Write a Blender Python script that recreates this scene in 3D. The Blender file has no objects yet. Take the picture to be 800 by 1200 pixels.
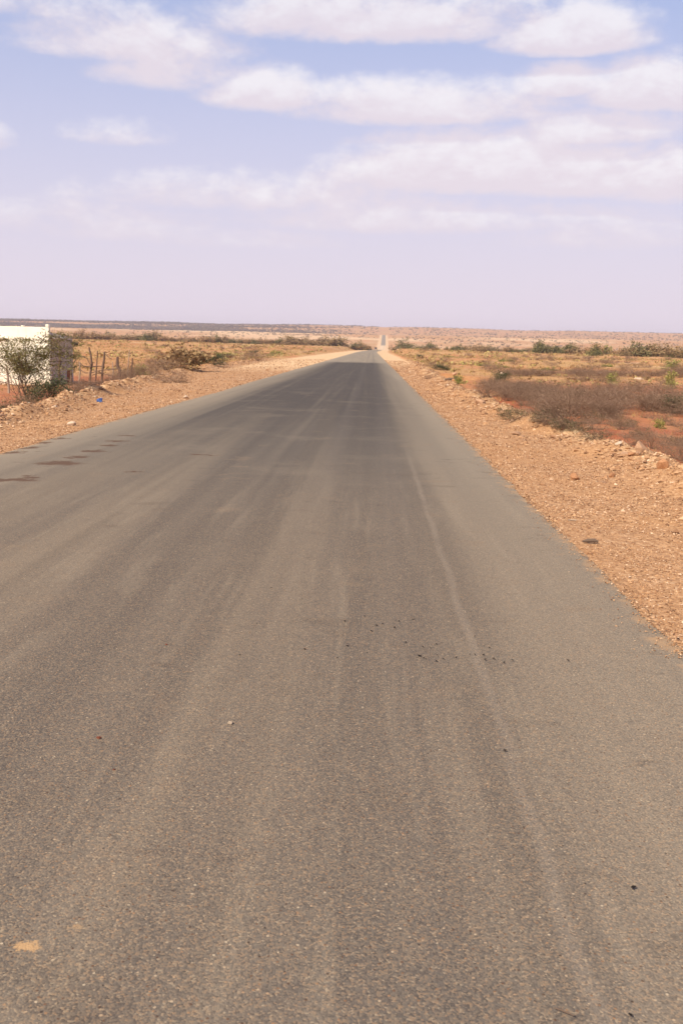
import bpy, bmesh, math, random
import numpy as np
from mathutils import Vector, Matrix

random.seed(11)
RNG = np.random.default_rng(11)
SC = bpy.context.scene
COL = SC.collection
R = math.radians

# ------------------------------------------------------------------ camera
FPX = 1167.0                      # focal length in pixels of an 800x1200 frame
CAM_H = 1.55
PITCH, AZ, ROLL = R(10.15), R(-1.527), R(1.2)
fwd = Vector((math.sin(AZ)*math.cos(PITCH), math.cos(AZ)*math.cos(PITCH), -math.sin(PITCH)))
rgt = Vector((math.cos(AZ), -math.sin(AZ), 0))
upv = rgt.cross(fwd)
rgt2 = rgt*math.cos(ROLL) + upv*math.sin(ROLL)
upv2 = upv*math.cos(ROLL) - rgt*math.sin(ROLL)
cd = bpy.data.cameras.new('camera')
cam = bpy.data.objects.new('camera', cd)
COL.objects.link(cam)
M = Matrix((rgt2, upv2, -fwd)).transposed().to_4x4()
M.translation = Vector((0, 0, CAM_H))
cam.matrix_world = M
cd.sensor_fit = 'VERTICAL'
cd.sensor_height = 36.0
cd.lens = 36.0*FPX/1200.0
cd.clip_start = 0.05
cd.clip_end = 40000
cd.dof.use_dof = True
cd.dof.focus_distance = 6.5
cd.dof.aperture_fstop = 8.0
SC.camera = cam

SC.view_settings.view_transform = 'Standard'
SC.view_settings.look = 'None'
SC.view_settings.exposure = 0.2
SC.view_settings.gamma = 1.0
SC.view_settings.use_curve_mapping = False
SC.cycles.volume_bounces = 0
SC.cycles.transparent_max_bounces = 8

def ray(px, py):
    """direction of a point of the 800x1200 photograph"""
    return (fwd*FPX + rgt2*(px-400) - upv2*(py-600)).normalized()

# ------------------------------------------------------------------ sun
SUN_EL = R(43)
sun_vec = Vector((-0.64, -0.77, 0)).normalized()*math.cos(SUN_EL) + Vector((0, 0, math.sin(SUN_EL)))
sd = bpy.data.lights.new('sun', 'SUN')
sd.energy = 5.0
sd.angle = R(0.6)
sd.color = (1.0, 0.90, 0.72)
so = bpy.data.objects.new('sun', sd)
COL.objects.link(so)
so.rotation_euler = (-sun_vec).to_track_quat('-Z', 'Y').to_euler()
so.location = (0, 0, 50)

# ------------------------------------------------------------------ node helper
class NT:
    def __init__(s, tree):
        s.t = tree; s.n = tree.nodes; s.l = tree.links
    def put(s, sock, v):
        if isinstance(v, bpy.types.NodeSocket): s.l.new(v, sock)
        elif v is not None: sock.default_value = v
    def math(s, op, a, b=None, c=None, clamp=False):
        n = s.n.new('ShaderNodeMath'); n.operation = op; n.use_clamp = clamp
        s.put(n.inputs[0], a)
        if b is not None: s.put(n.inputs[1], b)
        if c is not None: s.put(n.inputs[2], c)
        return n.outputs[0]
    def vmath(s, op, a, b=None):
        n = s.n.new('ShaderNodeVectorMath'); n.operation = op
        s.put(n.inputs[0], a)
        if b is not None: s.put(n.inputs[1], b)
        return n.outputs['Value'] if op in ('LENGTH', 'DOT_PRODUCT') else n.outputs[0]
    def mix(s, f, a, b, mode='MIX'):
        n = s.n.new('ShaderNodeMix'); n.data_type = 'RGBA'; n.blend_type = mode
        s.put(n.inputs[0], f)
        for i, v in ((6, a), (7, b)):
            if isinstance(v, tuple) and len(v) == 3: v = (*v, 1)
            s.put(n.inputs[i], v)
        return n.outputs[2]
    def ramp(s, f, stops, interp='LINEAR'):
        n = s.n.new('ShaderNodeValToRGB'); e = n.color_ramp.elements
        n.color_ramp.interpolation = interp
        while len(e) < len(stops): e.new(0.5)
        for i, (p, c) in enumerate(stops):
            e[i].position = p
            e[i].color = (*c, 1) if isinstance(c, tuple) else (c, c, c, 1)
        s.put(n.inputs[0], f)
        return n.outputs[0]
    def noise(s, vec, scale, detail=4, rough=0.55, dist=0.0):
        n = s.n.new('ShaderNodeTexNoise')
        s.put(n.inputs['Vector'], vec)
        n.inputs['Scale'].default_value = scale; n.inputs['Detail'].default_value = detail
        n.inputs['Roughness'].default_value = rough; n.inputs['Distortion'].default_value = dist
        return n.outputs['Fac'], n.outputs['Color']
    def voro(s, vec, scale, feature='F1', dim='3D'):
        n = s.n.new('ShaderNodeTexVoronoi'); n.feature = feature; n.voronoi_dimensions = dim
        s.put(n.inputs['Vector'], vec); n.inputs['Scale'].default_value = scale
        return n
    def sep(s, v):
        n = s.n.new('ShaderNodeSeparateXYZ'); s.put(n.inputs[0], v); return n.outputs
    def comb(s, x, y, z):
        n = s.n.new('ShaderNodeCombineXYZ')
        for i, v in enumerate((x, y, z)): s.put(n.inputs[i], v)
        return n.outputs[0]
    def rng(s, v, a, b, c=0.0, d=1.0, smooth=True):
        n = s.n.new('ShaderNodeMapRange'); n.interpolation_type = 'SMOOTHSTEP' if smooth else 'LINEAR'
        for i, x in enumerate((v, a, b, c, d)): s.put(n.inputs[i], x)
        return n.outputs[0]
    def bump(s, h, strength, dist, normal=None):
        n = s.n.new('ShaderNodeBump'); n.inputs['Strength'].default_value = strength
        n.inputs['Distance'].default_value = dist; s.put(n.inputs['Height'], h)
        if normal is not None: s.put(n.inputs['Normal'], normal)
        return n.outputs[0]

# ------------------------------------------------------------------ world
W = bpy.data.worlds.new('World'); SC.world = W; W.use_nodes = True
T = NT(W.node_tree); T.n.clear()
out = T.n.new('ShaderNodeOutputWorld'); bg = T.n.new('ShaderNodeBackground')
sky = T.n.new('ShaderNodeTexSky'); sky.sky_type = 'NISHITA'; sky.sun_disc = False
sky.sun_elevation = SUN_EL
sky.sun_rotation = math.atan2(sun_vec.x, sun_vec.y) % (2*math.pi)
sky.dust_density = 3.0; sky.air_density = 1.0; sky.ozone_density = 2.0
SKY_K = 0.10
tc = T.n.new('ShaderNodeTexCoord')
dirv = T.vmath('NORMALIZE', tc.outputs['Generated'])
dx, dy, dz = T.sep(dirv)
az = T.math('ARCTAN2', dx, dy)
el = T.math('ARCSINE', dz)
# ragged cloud outlines: blobs given by direction, broken up by noise
def azel(px, py):
    d = ray(px, py); return math.atan2(d.x, d.y), math.asin(d.z)
# px, py, half width, half height, strength
CLOUDS = [(676,48,105,44,1.25),(450,32,240,50,.95),(590,2,60,18,.5),(150,58,140,44,.75),(205,92,95,36,.6),
          (312,116,80,40,1.0),(500,132,165,44,1.0),(400,116,80,26,.8),(655,104,62,28,.85),(778,112,95,52,1.05),
          (690,160,130,32,.85),(555,208,185,60,1.3),(670,215,150,50,1.1),(785,215,100,58,1.0),(320,236,220,38,.7),
          (140,162,62,24,.5),(690,282,120,34,.6),(70,14,130,28,.5),(-8,165,24,24,.5),(200,215,90,18,.4),
          (90,268,190,32,.45),(500,262,260,36,.75),(300,285,110,20,.4)]
def cloud_density(el):
    p2 = T.comb(T.math('MULTIPLY', az, 1.0), T.math('MULTIPLY', el, 1.7), 0.0)
    nf, _ = T.noise(p2, 8.0, 8, 0.60, 0.5)
    nf2, _ = T.noise(p2, 40.0, 5, 0.62)
    nz = T.math('ADD', T.math('MULTIPLY', T.math('SUBTRACT', nf, 0.5), 1.7),
                T.math('MULTIPLY', T.math('SUBTRACT', nf2, 0.5), 1.0))
    acc = None
    for px, py, hw, hh, s_ in CLOUDS:
        a0, e0 = azel(px, py)
        ex = T.math('MULTIPLY', T.math('SUBTRACT', az, a0), FPX/hw*0.97)
        ey = T.math('MULTIPLY', T.math('SUBTRACT', el, e0), FPX/hh)
        ey = T.math('MAXIMUM', ey, T.math('MULTIPLY', ey, -2.8))
        r2 = T.math('ADD', T.math('MULTIPLY', ex, ex), T.math('MULTIPLY', ey, ey))
        v = T.math('MULTIPLY', T.math('SUBTRACT', 1.0, r2), s_)
        v = T.math('MAXIMUM', v, -0.6)
        acc = v if acc is None else T.math('SMOOTH_MAX', acc, v, 0.2)
    # the rest of the sky, away from the view, has clouds of the same kind
    up = T.math('ADD', T.math('MAXIMUM', dz, 0), 0.14)
    fldf, _ = T.noise(T.comb(T.math('DIVIDE', dx, up), T.math('DIVIDE', dy, up), 3.0), 0.9, 4, 0.5)
    away = T.rng(T.math('ABSOLUTE', T.math('SUBTRACT', az, AZ)), 0.36, 0.6)
    away = T.math('MAXIMUM', away, T.rng(el, 0.36, 0.5))
    fld = T.math('SUBTRACT', T.math('MULTIPLY', T.math('SUBTRACT', fldf, 0.52), 7.0), T.math('MULTIPLY', T.math('SUBTRACT', 1.0, away), 3.0))
    acc = T.math('MAXIMUM', acc, fld)
    return T.math('ADD', acc, T.math('MULTIPLY', nz, T.rng(acc, -0.5, 0.1)))
dens = cloud_density(el)
dens_up = cloud_density(T.math('ADD', el, 0.016))
cl = T.rng(dens, -0.14, 0.85)
cl = T.math('MULTIPLY', cl, T.rng(el, 0.0, 0.16, 0.25, 0.84))
# sky colour
skyc = T.mix(1.0, sky.outputs[0], (SKY_K*1.30, SKY_K*1.20, SKY_K*1.30), 'MULTIPLY')
skyc = T.mix(T.rng(el, 0.38, 0.9, 0.58, 0.2), skyc, T.mix(T.rng(el, 0.36, 1.0), (0.465, 0.53, 0.80), (0.16, 0.24, 0.50)))
dusty = T.rng(el, 0.30, 0.0, 0.0, 1.0, smooth=False)
skyc = T.mix(T.math('MULTIPLY', dusty, 0.9), skyc, (0.785, 0.685, 0.755))
lit = T.rng(T.math('SUBTRACT', dens, dens_up), -0.15, 0.85)
clc = T.mix(lit, (0.735, 0.65, 0.70), (0.84, 0.80, 0.825))
fin = T.mix(cl, skyc, clc)
T.put(bg.inputs[0], fin); bg.inputs[1].default_value = 1.0
T.l.new(bg.outputs[0], out.inputs[0])

# ------------------------------------------------------------------ noise in numpy
def _hash(ix, iy, s):
    h = (ix*374761393 + iy*668265263 + s*1442695041) & 0xffffffff
    h = ((h ^ (h >> 13))*1274126177) & 0xffffffff
    return ((h ^ (h >> 16)) & 0xffff)/65535.0
def vnoise(x, y, s=0):
    x = np.asarray(x, float); y = np.asarray(y, float)
    ix = np.floor(x).astype(np.int64); iy = np.floor(y).astype(np.int64)
    fx = x-ix; fy = y-iy
    fx = fx*fx*(3-2*fx); fy = fy*fy*(3-2*fy)
    a = _hash(ix, iy, s); b = _hash(ix+1, iy, s); c = _hash(ix, iy+1, s); d = _hash(ix+1, iy+1, s)
    return (a*(1-fx)+b*fx)*(1-fy) + (c*(1-fx)+d*fx)*fy - 0.5
def fbm(x, y, f, o=3, s=0):
    r = 0; a = 1.0
    for k in range(o):
        r = r + a*vnoise(np.asarray(x)*f, np.asarray(y)*f, s+k); f *= 2.1; a *= 0.5
    return r
def sstep(a, b, x):
    t = np.clip((x-a)/(b-a), 0, 1); return t*t*(3-2*t)

# ------------------------------------------------------------------ terrain
RY = [-60, 0, 100, 300, 500, 580, 640, 690, 760, 900, 1100, 1300, 1450, 1700, 1850, 2000, 2150, 2400, 2700, 3000, 3500, 4500, 9000]
RZ = [.8, 0, -1.3, -3.9, -6.5, -7.3, -7.9, -9.6, -12, -14.6, -15.8, -15.6, -13.8, -8.0, -3.6, .6, .8, -5, -3, 9, 24, 10, 0]
CY = [-60, 0, 330, 450, 580, 900, 1100, 1500, 2000, 2600, 9000]
CX = [-1.73, -1.73, -1.73, -0.7, 2.4, 7.6, 10.6, 16.7, 22.9, 30, 100]
def smooth_interp(x, X, Y):
    """piecewise linear, averaged over a window that widens with distance"""
    x = np.asarray(x, float)
    w = np.clip(np.abs(x)*0.045, 1, 110)
    return sum(np.interp(x+k*w, X, Y) for k in (-1, -.5, 0, .5, 1))/5
def road_z(y): return smooth_interp(y, RY, RZ)
def road_x(y): return smooth_interp(y, CY, CX)
HW = 3.43
def shoulder_w(y, side):
    if side < 0: return np.interp(y, [0, 20, 25, 37, 55, 110, 400, 2500], [2.5, 2.5, 2.7, 4.3, 6.2, 7.5, 7, 5])
    return np.interp(y, [0, 14, 18, 21, 25, 31, 40, 60, 110, 400, 2500], [2.5, 2.6, 2.45, 2.2, 1.8, 1.85, 1.6, 1.9, 3.2, 5, 5])
def terrain(x, y):
    x = np.asarray(x, float); y = np.asarray(y, float)
    lat = x-road_x(y)
    d = np.abs(lat)-HW
    sw = np.where(lat < 0, shoulder_w(y, -1), shoulder_w(y, 1))
    sw = sw + fbm(x, y, 0.45, 2, 5)*0.5
    z = road_z(y)
    near = np.clip(y, 0, None)
    # the plain stands a little below the road nearby and a little above it far off
    rise = sstep(60, 450, near)
    off = -0.6 + rise*(1.75 + np.clip(-lat, 0, 400)*0.009) 
    off = off*(1-0.8*sstep(700, 1400, near))
    off = off + fbm(x, y, 0.02, 3, 9)*(0.2+0.8*rise) + fbm(x, y, 0.16, 3, 21)*0.22
    t = sstep(0.0, 1.0, (d-sw)/np.where(y < 70, 1.3, 8.0))
    shoulder = -0.038 - 0.02*np.clip(d, 0, 8) + fbm(x, y, 1.6, 3, 33)*0.05*sstep(0.1, 0.9, d)
    berm = np.exp(-((d-sw+0.15)/0.48)**2)*(np.where(lat < 0, .19, .17)+0.24*fbm(x, y, 1.1, 2, 44))*(y < 300)
    lump = fbm(x, y, 4.5, 2, 55)*0.07*np.exp(-((d-sw)/0.8)**2)*(y < 60)
    g = shoulder*(1-t) + off*t + berm + lump
    g = np.where(d < -0.23, -0.12, np.where(d < -0.14, -0.12+(g+0.12)*(d+.23)/.09, g))
    # hills on the skyline
    far = sstep(2200, 3400, near)
    hill = far*(fbm(x, y, 0.0016, 3, 71)*9 + 1.5)
    side = sstep(1200, 2200, near)*(fbm(x, y, 0.004, 3, 72)*3)*sstep(20, 120, np.abs(lat))
    return z + g + hill + side
def hit(px, py, up=0.0):
    """walk a ray of the photograph to the terrain"""
    d = ray(px, py); o = Vector((0, 0, CAM_H))
    ts = np.concatenate([np.arange(1.5, 60, 0.05), np.geomspace(60, 5000, 3000)])
    X = o.x+d.x*ts; Y = o.y+d.y*ts; Z = o.z+d.z*ts
    below = Z < terrain(X, Y)+up
    i = int(np.argmax(below)) if below.any() else len(ts)-1
    return float(X[i]), float(Y[i]), float(terrain(X[i], Y[i]))

def col_attr(me, name, data):
    a = me.color_attributes.new(name, 'FLOAT_COLOR', 'POINT')
    a.data.foreach_set('color', np.ascontiguousarray(data, dtype=np.float32).ravel())
def fast_mesh(name, verts, faces, mat=None, parent=None, smooth=False, mi=None):
    """faces: (n,k) array of equal polygons"""
    me = bpy.data.meshes.new(name)
    faces = np.asarray(faces, np.int32); k = faces.shape[1]
    me.vertices.add(len(verts)); me.vertices.foreach_set('co', np.asarray(verts, np.float32).ravel())
    me.loops.add(faces.size); me.loops.foreach_set('vertex_index', faces.ravel())
    me.polygons.add(len(faces))
    me.polygons.foreach_set('loop_start', np.arange(0, faces.size, k, dtype=np.int32))
    me.polygons.foreach_set('loop_total', np.full(len(faces), k, np.int32))
    me.polygons.foreach_set('use_smooth', np.full(len(faces), bool(smooth)))
    if mi is not None: me.polygons.foreach_set('material_index', np.asarray(mi, np.int32))
    me.update(calc_edges=True); me.validate()
    if mat: me.materials.append(mat)
    o = bpy.data.objects.new(name, me); COL.objects.link(o)
    if parent: o.parent = parent
    return o
def py_mesh(name, verts, faces, mat=None, parent=None, smooth=False):
    me = bpy.data.meshes.new(name); me.from_pydata([tuple(v) for v in verts], [], faces); me.update()
    if smooth:
        for p in me.polygons: p.use_smooth = True
    if mat: me.materials.append(mat)
    o = bpy.data.objects.new(name, me); COL.objects.link(o)
    if parent: o.parent = parent
    return o
def tag(o, label=None, cat=None, group=None, kind=None):
    if label: o['label'] = label
    if cat: o['category'] = cat
    if group: o['group'] = group
    if kind: o['kind'] = kind
    return o
def empty(name, loc=(0, 0, 0), rz=0, s=1):
    o = bpy.data.objects.new(name, None); COL.objects.link(o)
    o.empty_display_size = 0.1
    o.location = loc; o.rotation_euler = (0, 0, rz)
    o.scale = (s, s, s) if not isinstance(s, tuple) else s
    return o
def dup(root, loc, rz=0, s=1, label=None, group=None, cat=None):
    r = root.copy(); COL.objects.link(r)
    r.location = loc; r.rotation_euler = (0, 0, rz)
    r.scale = (s, s, s) if not isinstance(s, tuple) else s
    if label: r['label'] = label
    if cat: r['category'] = cat
    if group: r['group'] = group
    elif 'group' in r: del r['group']
    for ch in root.children:
        c = ch.copy(); COL.objects.link(c); c.parent = r
    return r

# ------------------------------------------------------------------ materials
def mat(name):
    m = bpy.data.materials.new(name); m.use_nodes = True
    t = NT(m.node_tree); b = t.n['Principled BSDF']
    b.inputs['Roughness'].default_value = 0.9
    b.inputs['Specular IOR Level'].default_value = 0.25
    return m, t, b
def obj_co(t):
    return t.n.new('ShaderNodeTexCoord').outputs['Object']
def island(t):
    return t.n.new('ShaderNodeNewGeometry').outputs['Random Per Island']
def obj_rand(t):
    return t.n.new('ShaderNodeObjectInfo').outputs['Random']

def m_ground():
    m, t, b = mat('ground earth')
    co = obj_co(t)
    za = t.n.new('ShaderNodeAttribute'); za.attribute_name = 'zone'
    g, r, p = t.sep(za.outputs['Vector'])
    n1, _ = t.noise(co, 0.35, 5, 0.6)
    n2, _ = t.noise(co, 2.6, 5, 0.65)
    n3, _ = t.noise(co, 22, 4, 0.6)
    n4, _ = t.noise(co, 0.045, 5, 0.6)
    tan = t.ramp(n2, [(0.3, (0.36, 0.175, 0.07)), (0.5, (0.47, 0.255, 0.105)), (0.68, (0.56, 0.345, 0.15))])
    olive = t.ramp(n3, [(0.3, (0.32, 0.195, 0.075)), (0.7, (0.49, 0.31, 0.13))])
    plain = t.mix(t.rng(n1, 0.42, 0.66, 0, .6), tan, olive)
    plain = t.mix(t.rng(n4, 0.44, 0.62, 0, .8), plain, (0.48, 0.195, 0.075))
    n5, _ = t.noise(co, 1.15, 3, 0.6)
    plain = t.mix(t.rng(n5, 0.5, 0.62, 0, .42), plain, (0.31, 0.205, 0.08))
    redc = t.ramp(n2, [(0.3, (0.29, 0.085, 0.032)), (0.55, (0.37, 0.115, 0.046)), (0.75, (0.43, 0.17, 0.075))])
    plain = t.mix(t.math('MULTIPLY', r, t.rng(n1, 0.32, 0.5, .55, 1)), plain, redc)
    v1 = t.voro(co, 26.0); v2 = t.voro(co, 75.0)
    gr = t.ramp(t.sep(v1.outputs['Color'])[0], [(0, (0.20, 0.10, 0.052)), (0.35, (0.34, 0.19, 0.10)), (0.7, (0.45, 0.26, 0.14)), (1, (0.60, 0.41, 0.26))])
    gr2 = t.ramp(t.sep(v2.outputs['Color'])[0], [(0, (0.20, 0.105, 0.055)), (0.5, (0.39, 0.22, 0.115)), (1, (0.53, 0.34, 0.195))])
    gr = t.mix(0.5, gr, gr2)
    gr = t.mix(t.rng(n1, 0.35, 0.65, 0, .5), gr, (0.42, 0.225, 0.10))
    gr = t.mix(1.0, gr, (1.02, 0.98, 0.89), 'MULTIPLY')
    c = t.mix(t.rng(t.math('ADD', g, t.math('MULTIPLY', t.math('SUBTRACT', n2, 0.5), 0.9)), 0.35, 0.62), plain, gr)
    pale = t.ramp(n2, [(0.35, (0.54, 0.33, 0.165)), (0.65, (0.68, 0.475, 0.27))])
    c = t.mix(t.rng(t.math('ADD', p, t.math('MULTIPLY', t.math('SUBTRACT', n2, 0.5), 0.8)), 0.4, 0.8), c, pale)
    t.put(b.inputs['Base Color'], c)
    h = t.math('ADD', t.math('MULTIPLY', v1.outputs['Distance'], t.math('MULTIPLY', g, -0.5)), t.math('MULTIPLY', n3, 0.5))
    t.put(b.inputs['Normal'], t.bump(h, 0.6, 0.02))
    return m

def m_road():
    m, t, b = mat('worn asphalt')
    co = obj_co(t)
    x, y, z = t.sep(co)
    la = t.n.new('ShaderNodeAttribute'); la.attribute_name = 'lat'
    lat = t.math('MULTIPLY', t.sep(la.outputs['Vector'])[0], 1.0)
    flat = t.comb(x, y, 0.0)
    # wheel-polished bands along the road
    bnd, _ = t.noise(t.comb(t.math('MULTIPLY', lat, 1.0), t.math('MULTIPLY', y, 0.022), 0.0), 1.35, 3, 0.5, 0.1)
    fine, _ = t.noise(t.comb(t.math('MULTIPLY', lat, 1.0), t.math('MULTIPLY', y, 0.06), 4.0), 6.0, 3, 0.6, 0.3)
    blot, _ = t.noise(flat, 0.55, 5, 0.6)
    spot, _ = t.noise(t.comb(t.math('MULTIPLY', x, 0.8), y, 9.0), 2.4, 4, 0.65)
    grit, _ = t.noise(flat, 55.0, 3, 0.7)
    v = t.voro(flat, 175.0, dim='2D'); vr, vg, vb = t.sep(v.outputs['Color'])
    vv = t.voro(flat, 85.0, dim='2D'); wr, wg, wb = t.sep(vv.outputs['Color'])
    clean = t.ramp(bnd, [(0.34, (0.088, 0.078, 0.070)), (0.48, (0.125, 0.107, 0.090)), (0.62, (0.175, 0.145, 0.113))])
    dust_sunlit = (0.275, 0.228, 0.172)
    # cleaner asphalt ahead with a cloud's shade painted in, dusty edges, paler far end
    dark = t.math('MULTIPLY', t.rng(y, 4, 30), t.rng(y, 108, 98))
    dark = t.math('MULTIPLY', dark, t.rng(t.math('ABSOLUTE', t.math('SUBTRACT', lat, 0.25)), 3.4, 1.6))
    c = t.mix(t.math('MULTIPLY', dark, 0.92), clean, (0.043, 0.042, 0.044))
    stk, _ = t.noise(t.comb(t.math('MULTIPLY', lat, 1.0), t.math('MULTIPLY', y, 0.012), 31.0), 2.6, 2, 0.5)
    c = t.mix(t.math('MULTIPLY', t.rng(stk, 0.48, 0.78, 0, .24), t.rng(y, 60, 12, .35, 1)), c, dust_sunlit)
    c = t.mix(t.rng(stk, 0.45, 0.30, 0, .38), c, (0.07, 0.062, 0.056))
    edge = t.rng(t.math('ABSOLUTE', lat), 1.9, 3.4)
    c = t.mix(t.math('MULTIPLY', edge, 0.62), c, dust_sunlit)
    c = t.mix(t.rng(y, 100, 112, 0, .6), c, dust_sunlit)  # sharp step to paler road, painted as the edge of the cloud's shade
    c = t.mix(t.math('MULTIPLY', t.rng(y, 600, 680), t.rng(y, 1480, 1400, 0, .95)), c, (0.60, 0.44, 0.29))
    c = t.mix(t.math('MULTIPLY', t.rng(fine, 0.5, 0.72), t.rng(y, 16, 6, .0, .30)), c, dust_sunlit)
    c = t.mix(t.math('MULTIPLY', t.rng(blot, 0.5, 0.75), t.rng(y, 60, 15, .1, .3)), c, (0.20, 0.165, 0.128))
    c = t.mix(t.math('MULTIPLY', t.rng(spot, 0.60, 0.72), t.rng(y, 60, 25, .1, .4)), c, (0.085, 0.07, 0.058))
    sm, _ = t.noise(t.comb(t.math('MULTIPLY', x, 1.3), t.math('MULTIPLY', y, 3.0), 17.0), 1.5, 3, 0.6)
    c = t.mix(t.math('MULTIPLY', t.rng(sm, 0.66, 0.74), t.rng(y, 28, 15, 0, .5)), c, (0.075, 0.06, 0.052))
    brn = t.math('MULTIPLY', t.rng(spot, 0.40, 0.30), 0.35)
    c = t.mix(brn, c, (0.19, 0.14, 0.10))
    # pale joint between two paved lanes of asphalt
    wob, _ = t.noise(t.comb(0.0, t.math('MULTIPLY', y, 1.1), 2.0), 1.0, 3, 0.6)
    sx = t.math('ABSOLUTE', t.math('SUBTRACT', lat, t.math('ADD', 2.26, t.math('MULTIPLY', wob, 0.09))))
    seam = t.math('MULTIPLY', t.rng(sx, 0.045, 0.004), t.rng(blot, 0.36, 0.5, 0.25, 0.75))
    seam = t.math('MULTIPLY', seam, t.rng(y, 17, 9))
    c = t.mix(t.math('MULTIPLY', seam, 0.38), c, (0.30, 0.25, 0.20))
    dkb = t.rng(t.math('ABSOLUTE', t.math('SUBTRACT', lat, 2.0)), 0.22, 0.03)
    c = t.mix(t.math('MULTIPLY', dkb, 0.28), c, (0.085, 0.076, 0.072))
    dk2 = t.rng(t.math('ABSOLUTE', t.math('SUBTRACT', lat, t.math('ADD', 1.15, t.math('MULTIPLY', wob, 0.12)))), 0.20, 0.02)
    c = t.mix(t.math('MULTIPLY', dk2, 0.26), c, (0.09, 0.08, 0.075))
    # stone grains showing in the worn binder
    agg = t.ramp(vr, [(0, (0.035, 0.026, 0.022)), (0.22, (0.09, 0.062, 0.047)), (0.45, (0.15, 0.115, 0.088)), (0.68, (0.22, 0.16, 0.105)), (0.88, (0.32, 0.19, 0.10)), (1.0, (0.42, 0.32, 0.21))])
    show = t.math('MULTIPLY', t.rng(y, 16, 5, 0.15, 0.46), t.rng(grit, 0.35, 0.6, .45, 1.0))
    c = t.mix(show, c, agg)
    big = t.math('MULTIPLY', t.math('GREATER_THAN', wr, 0.955), t.rng(vv.outputs['Distance'], 0.42, 0.25))
    c = t.mix(t.math('MULTIPLY', big, 0.75), c, t.ramp(wg, [(0, (0.03, 0.022, 0.02)), (0.35, (0.12, 0.06, 0.035)), (0.7, (0.30, 0.17, 0.09)), (1, (0.46, 0.37, 0.26))]))
    # fine earth drifted over the ragged edges
    en, _ = t.noise(flat, 3.5, 6, 0.7)
    drift = t.rng(t.math('ADD', t.math('ABSOLUTE', lat), t.math('MULTIPLY', t.math('SUBTRACT', en, 0.5), 1.1)), 3.30, 3.55)
    c = t.mix(t.math('MULTIPLY', drift, 0.7), c, (0.36, 0.225, 0.125))
    pit, _ = t.noise(flat, 16.0, 4, 0.65)
    c = t.mix(t.math('MULTIPLY', t.rng(pit, 0.64, 0.74), t.rng(y, 10, 5, 0.1, 0.5)), c, (0.07, 0.052, 0.042))
    c = t.mix(t.math('MULTIPLY', t.rng(pit, 0.36, 0.27), t.rng(y, 10, 5, 0.1, 0.4)), c, (0.26, 0.17, 0.10))
    # stains: blown earth in shallow hollows on the left, an earth splash near the camera
    wn = t.n.new('ShaderNodeTexNoise'); t.put(wn.inputs['Vector'], flat); wn.inputs['Scale'].default_value = 7.0; wn.inputs['Detail'].default_value = 5
    wv = t.vmath('MULTIPLY', t.vmath('SUBTRACT', wn.outputs['Color'], (0.5, 0.5, 0.5)), (0.55, 0.55, 0.0))
    wf = t.vmath('ADD', flat, wv)
    def blob(px, py, hx, hy, vec=wf):
        X, Y, Z = hit(px, py)
        q = t.vmath('MULTIPLY', t.vmath('SUBTRACT', vec, (X, Y, 0)), (1/hx, 1/(hy*(1.25 if Y > 5 else 1)), 0))
        return t.rng(t.vmath('LENGTH', q), 1.05, 0.55)
    brown = [(70,517.5,.17,.16),(53,522,.13,.16),(149,519,.19,.11),(137,526,.19,.12),(127,531.5,.16,.12),(111,539,.22,.18),(91,546,.2,.16),(70,554,.32,.22),
             (14,575,.32,.12),(35,572,.14,.12),(16,535,.22,.16),(36,531,.14,.15),(240,544,.16,.06),(238,543.5,.3,.05),(156,565,.13,.06)]
    s = None
    for px, py, hx, hy in brown:
        v_ = blob(px, py, hx, hy); s = v_ if s is None else t.math('MAXIMUM', s, v_)
    c = t.mix(t.math('MULTIPLY', s, 0.9), c, (0.095, 0.056, 0.038))
    wv2 = t.vmath('MULTIPLY', t.vmath('SUBTRACT', t.noise(flat, 38, 8, .75)[1], (0.5, 0.5, 0.5)), (0.13, 0.16, 0))
    nf_ = t.vmath('ADD', flat, wv2)
    s2 = t.math('MAXIMUM', blob(33, 1167, .042, .024, nf_), t.math('MULTIPLY', blob(92, 1146, .03, .02, nf_), .45))
    c = t.mix(t.math('MULTIPLY', s2, 0.8), c, (0.42, 0.26, 0.13))
    c = t.mix(1.0, c, (1.15, 1.15, 1.12), 'MULTIPLY')
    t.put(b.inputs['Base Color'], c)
    b.inputs['Roughness'].default_value = 0.95
    b.inputs['Specular IOR Level'].default_value = 0.08
    h = t.math('ADD', t.math('MULTIPLY', v.outputs['Distance'], -0.6), t.math('MULTIPLY', grit, 0.9))
    h = t.math('ADD', h, t.math('MULTIPLY', big, 0.5))
    t.put(b.inputs['Normal'], t.bump(h, 0.35, 0.004))
    return m

def m_island(name, stops, rough=0.9, per_obj=None, bumpy=0):
    m, t, b = mat(name)
    r = island(t)
    c = t.ramp(r, stops)
    if per_obj:
        c = t.mix(t.math('MULTIPLY', obj_rand(t), per_obj[0]), c, per_obj[1])
    if bumpy:
        n, _ = t.noise(obj_co(t), bumpy, 4, 0.6)
        c = t.mix(t.rng(n, 0.4, 0.7, 0, 0.35), c, (0.62, 0.48, 0.36))
        t.put(b.inputs['Normal'], t.bump(n, 0.6, 0.02))
    t.put(b.inputs['Base Color'], c)
    b.inputs['Roughness'].default_value = rough
    return m

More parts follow.
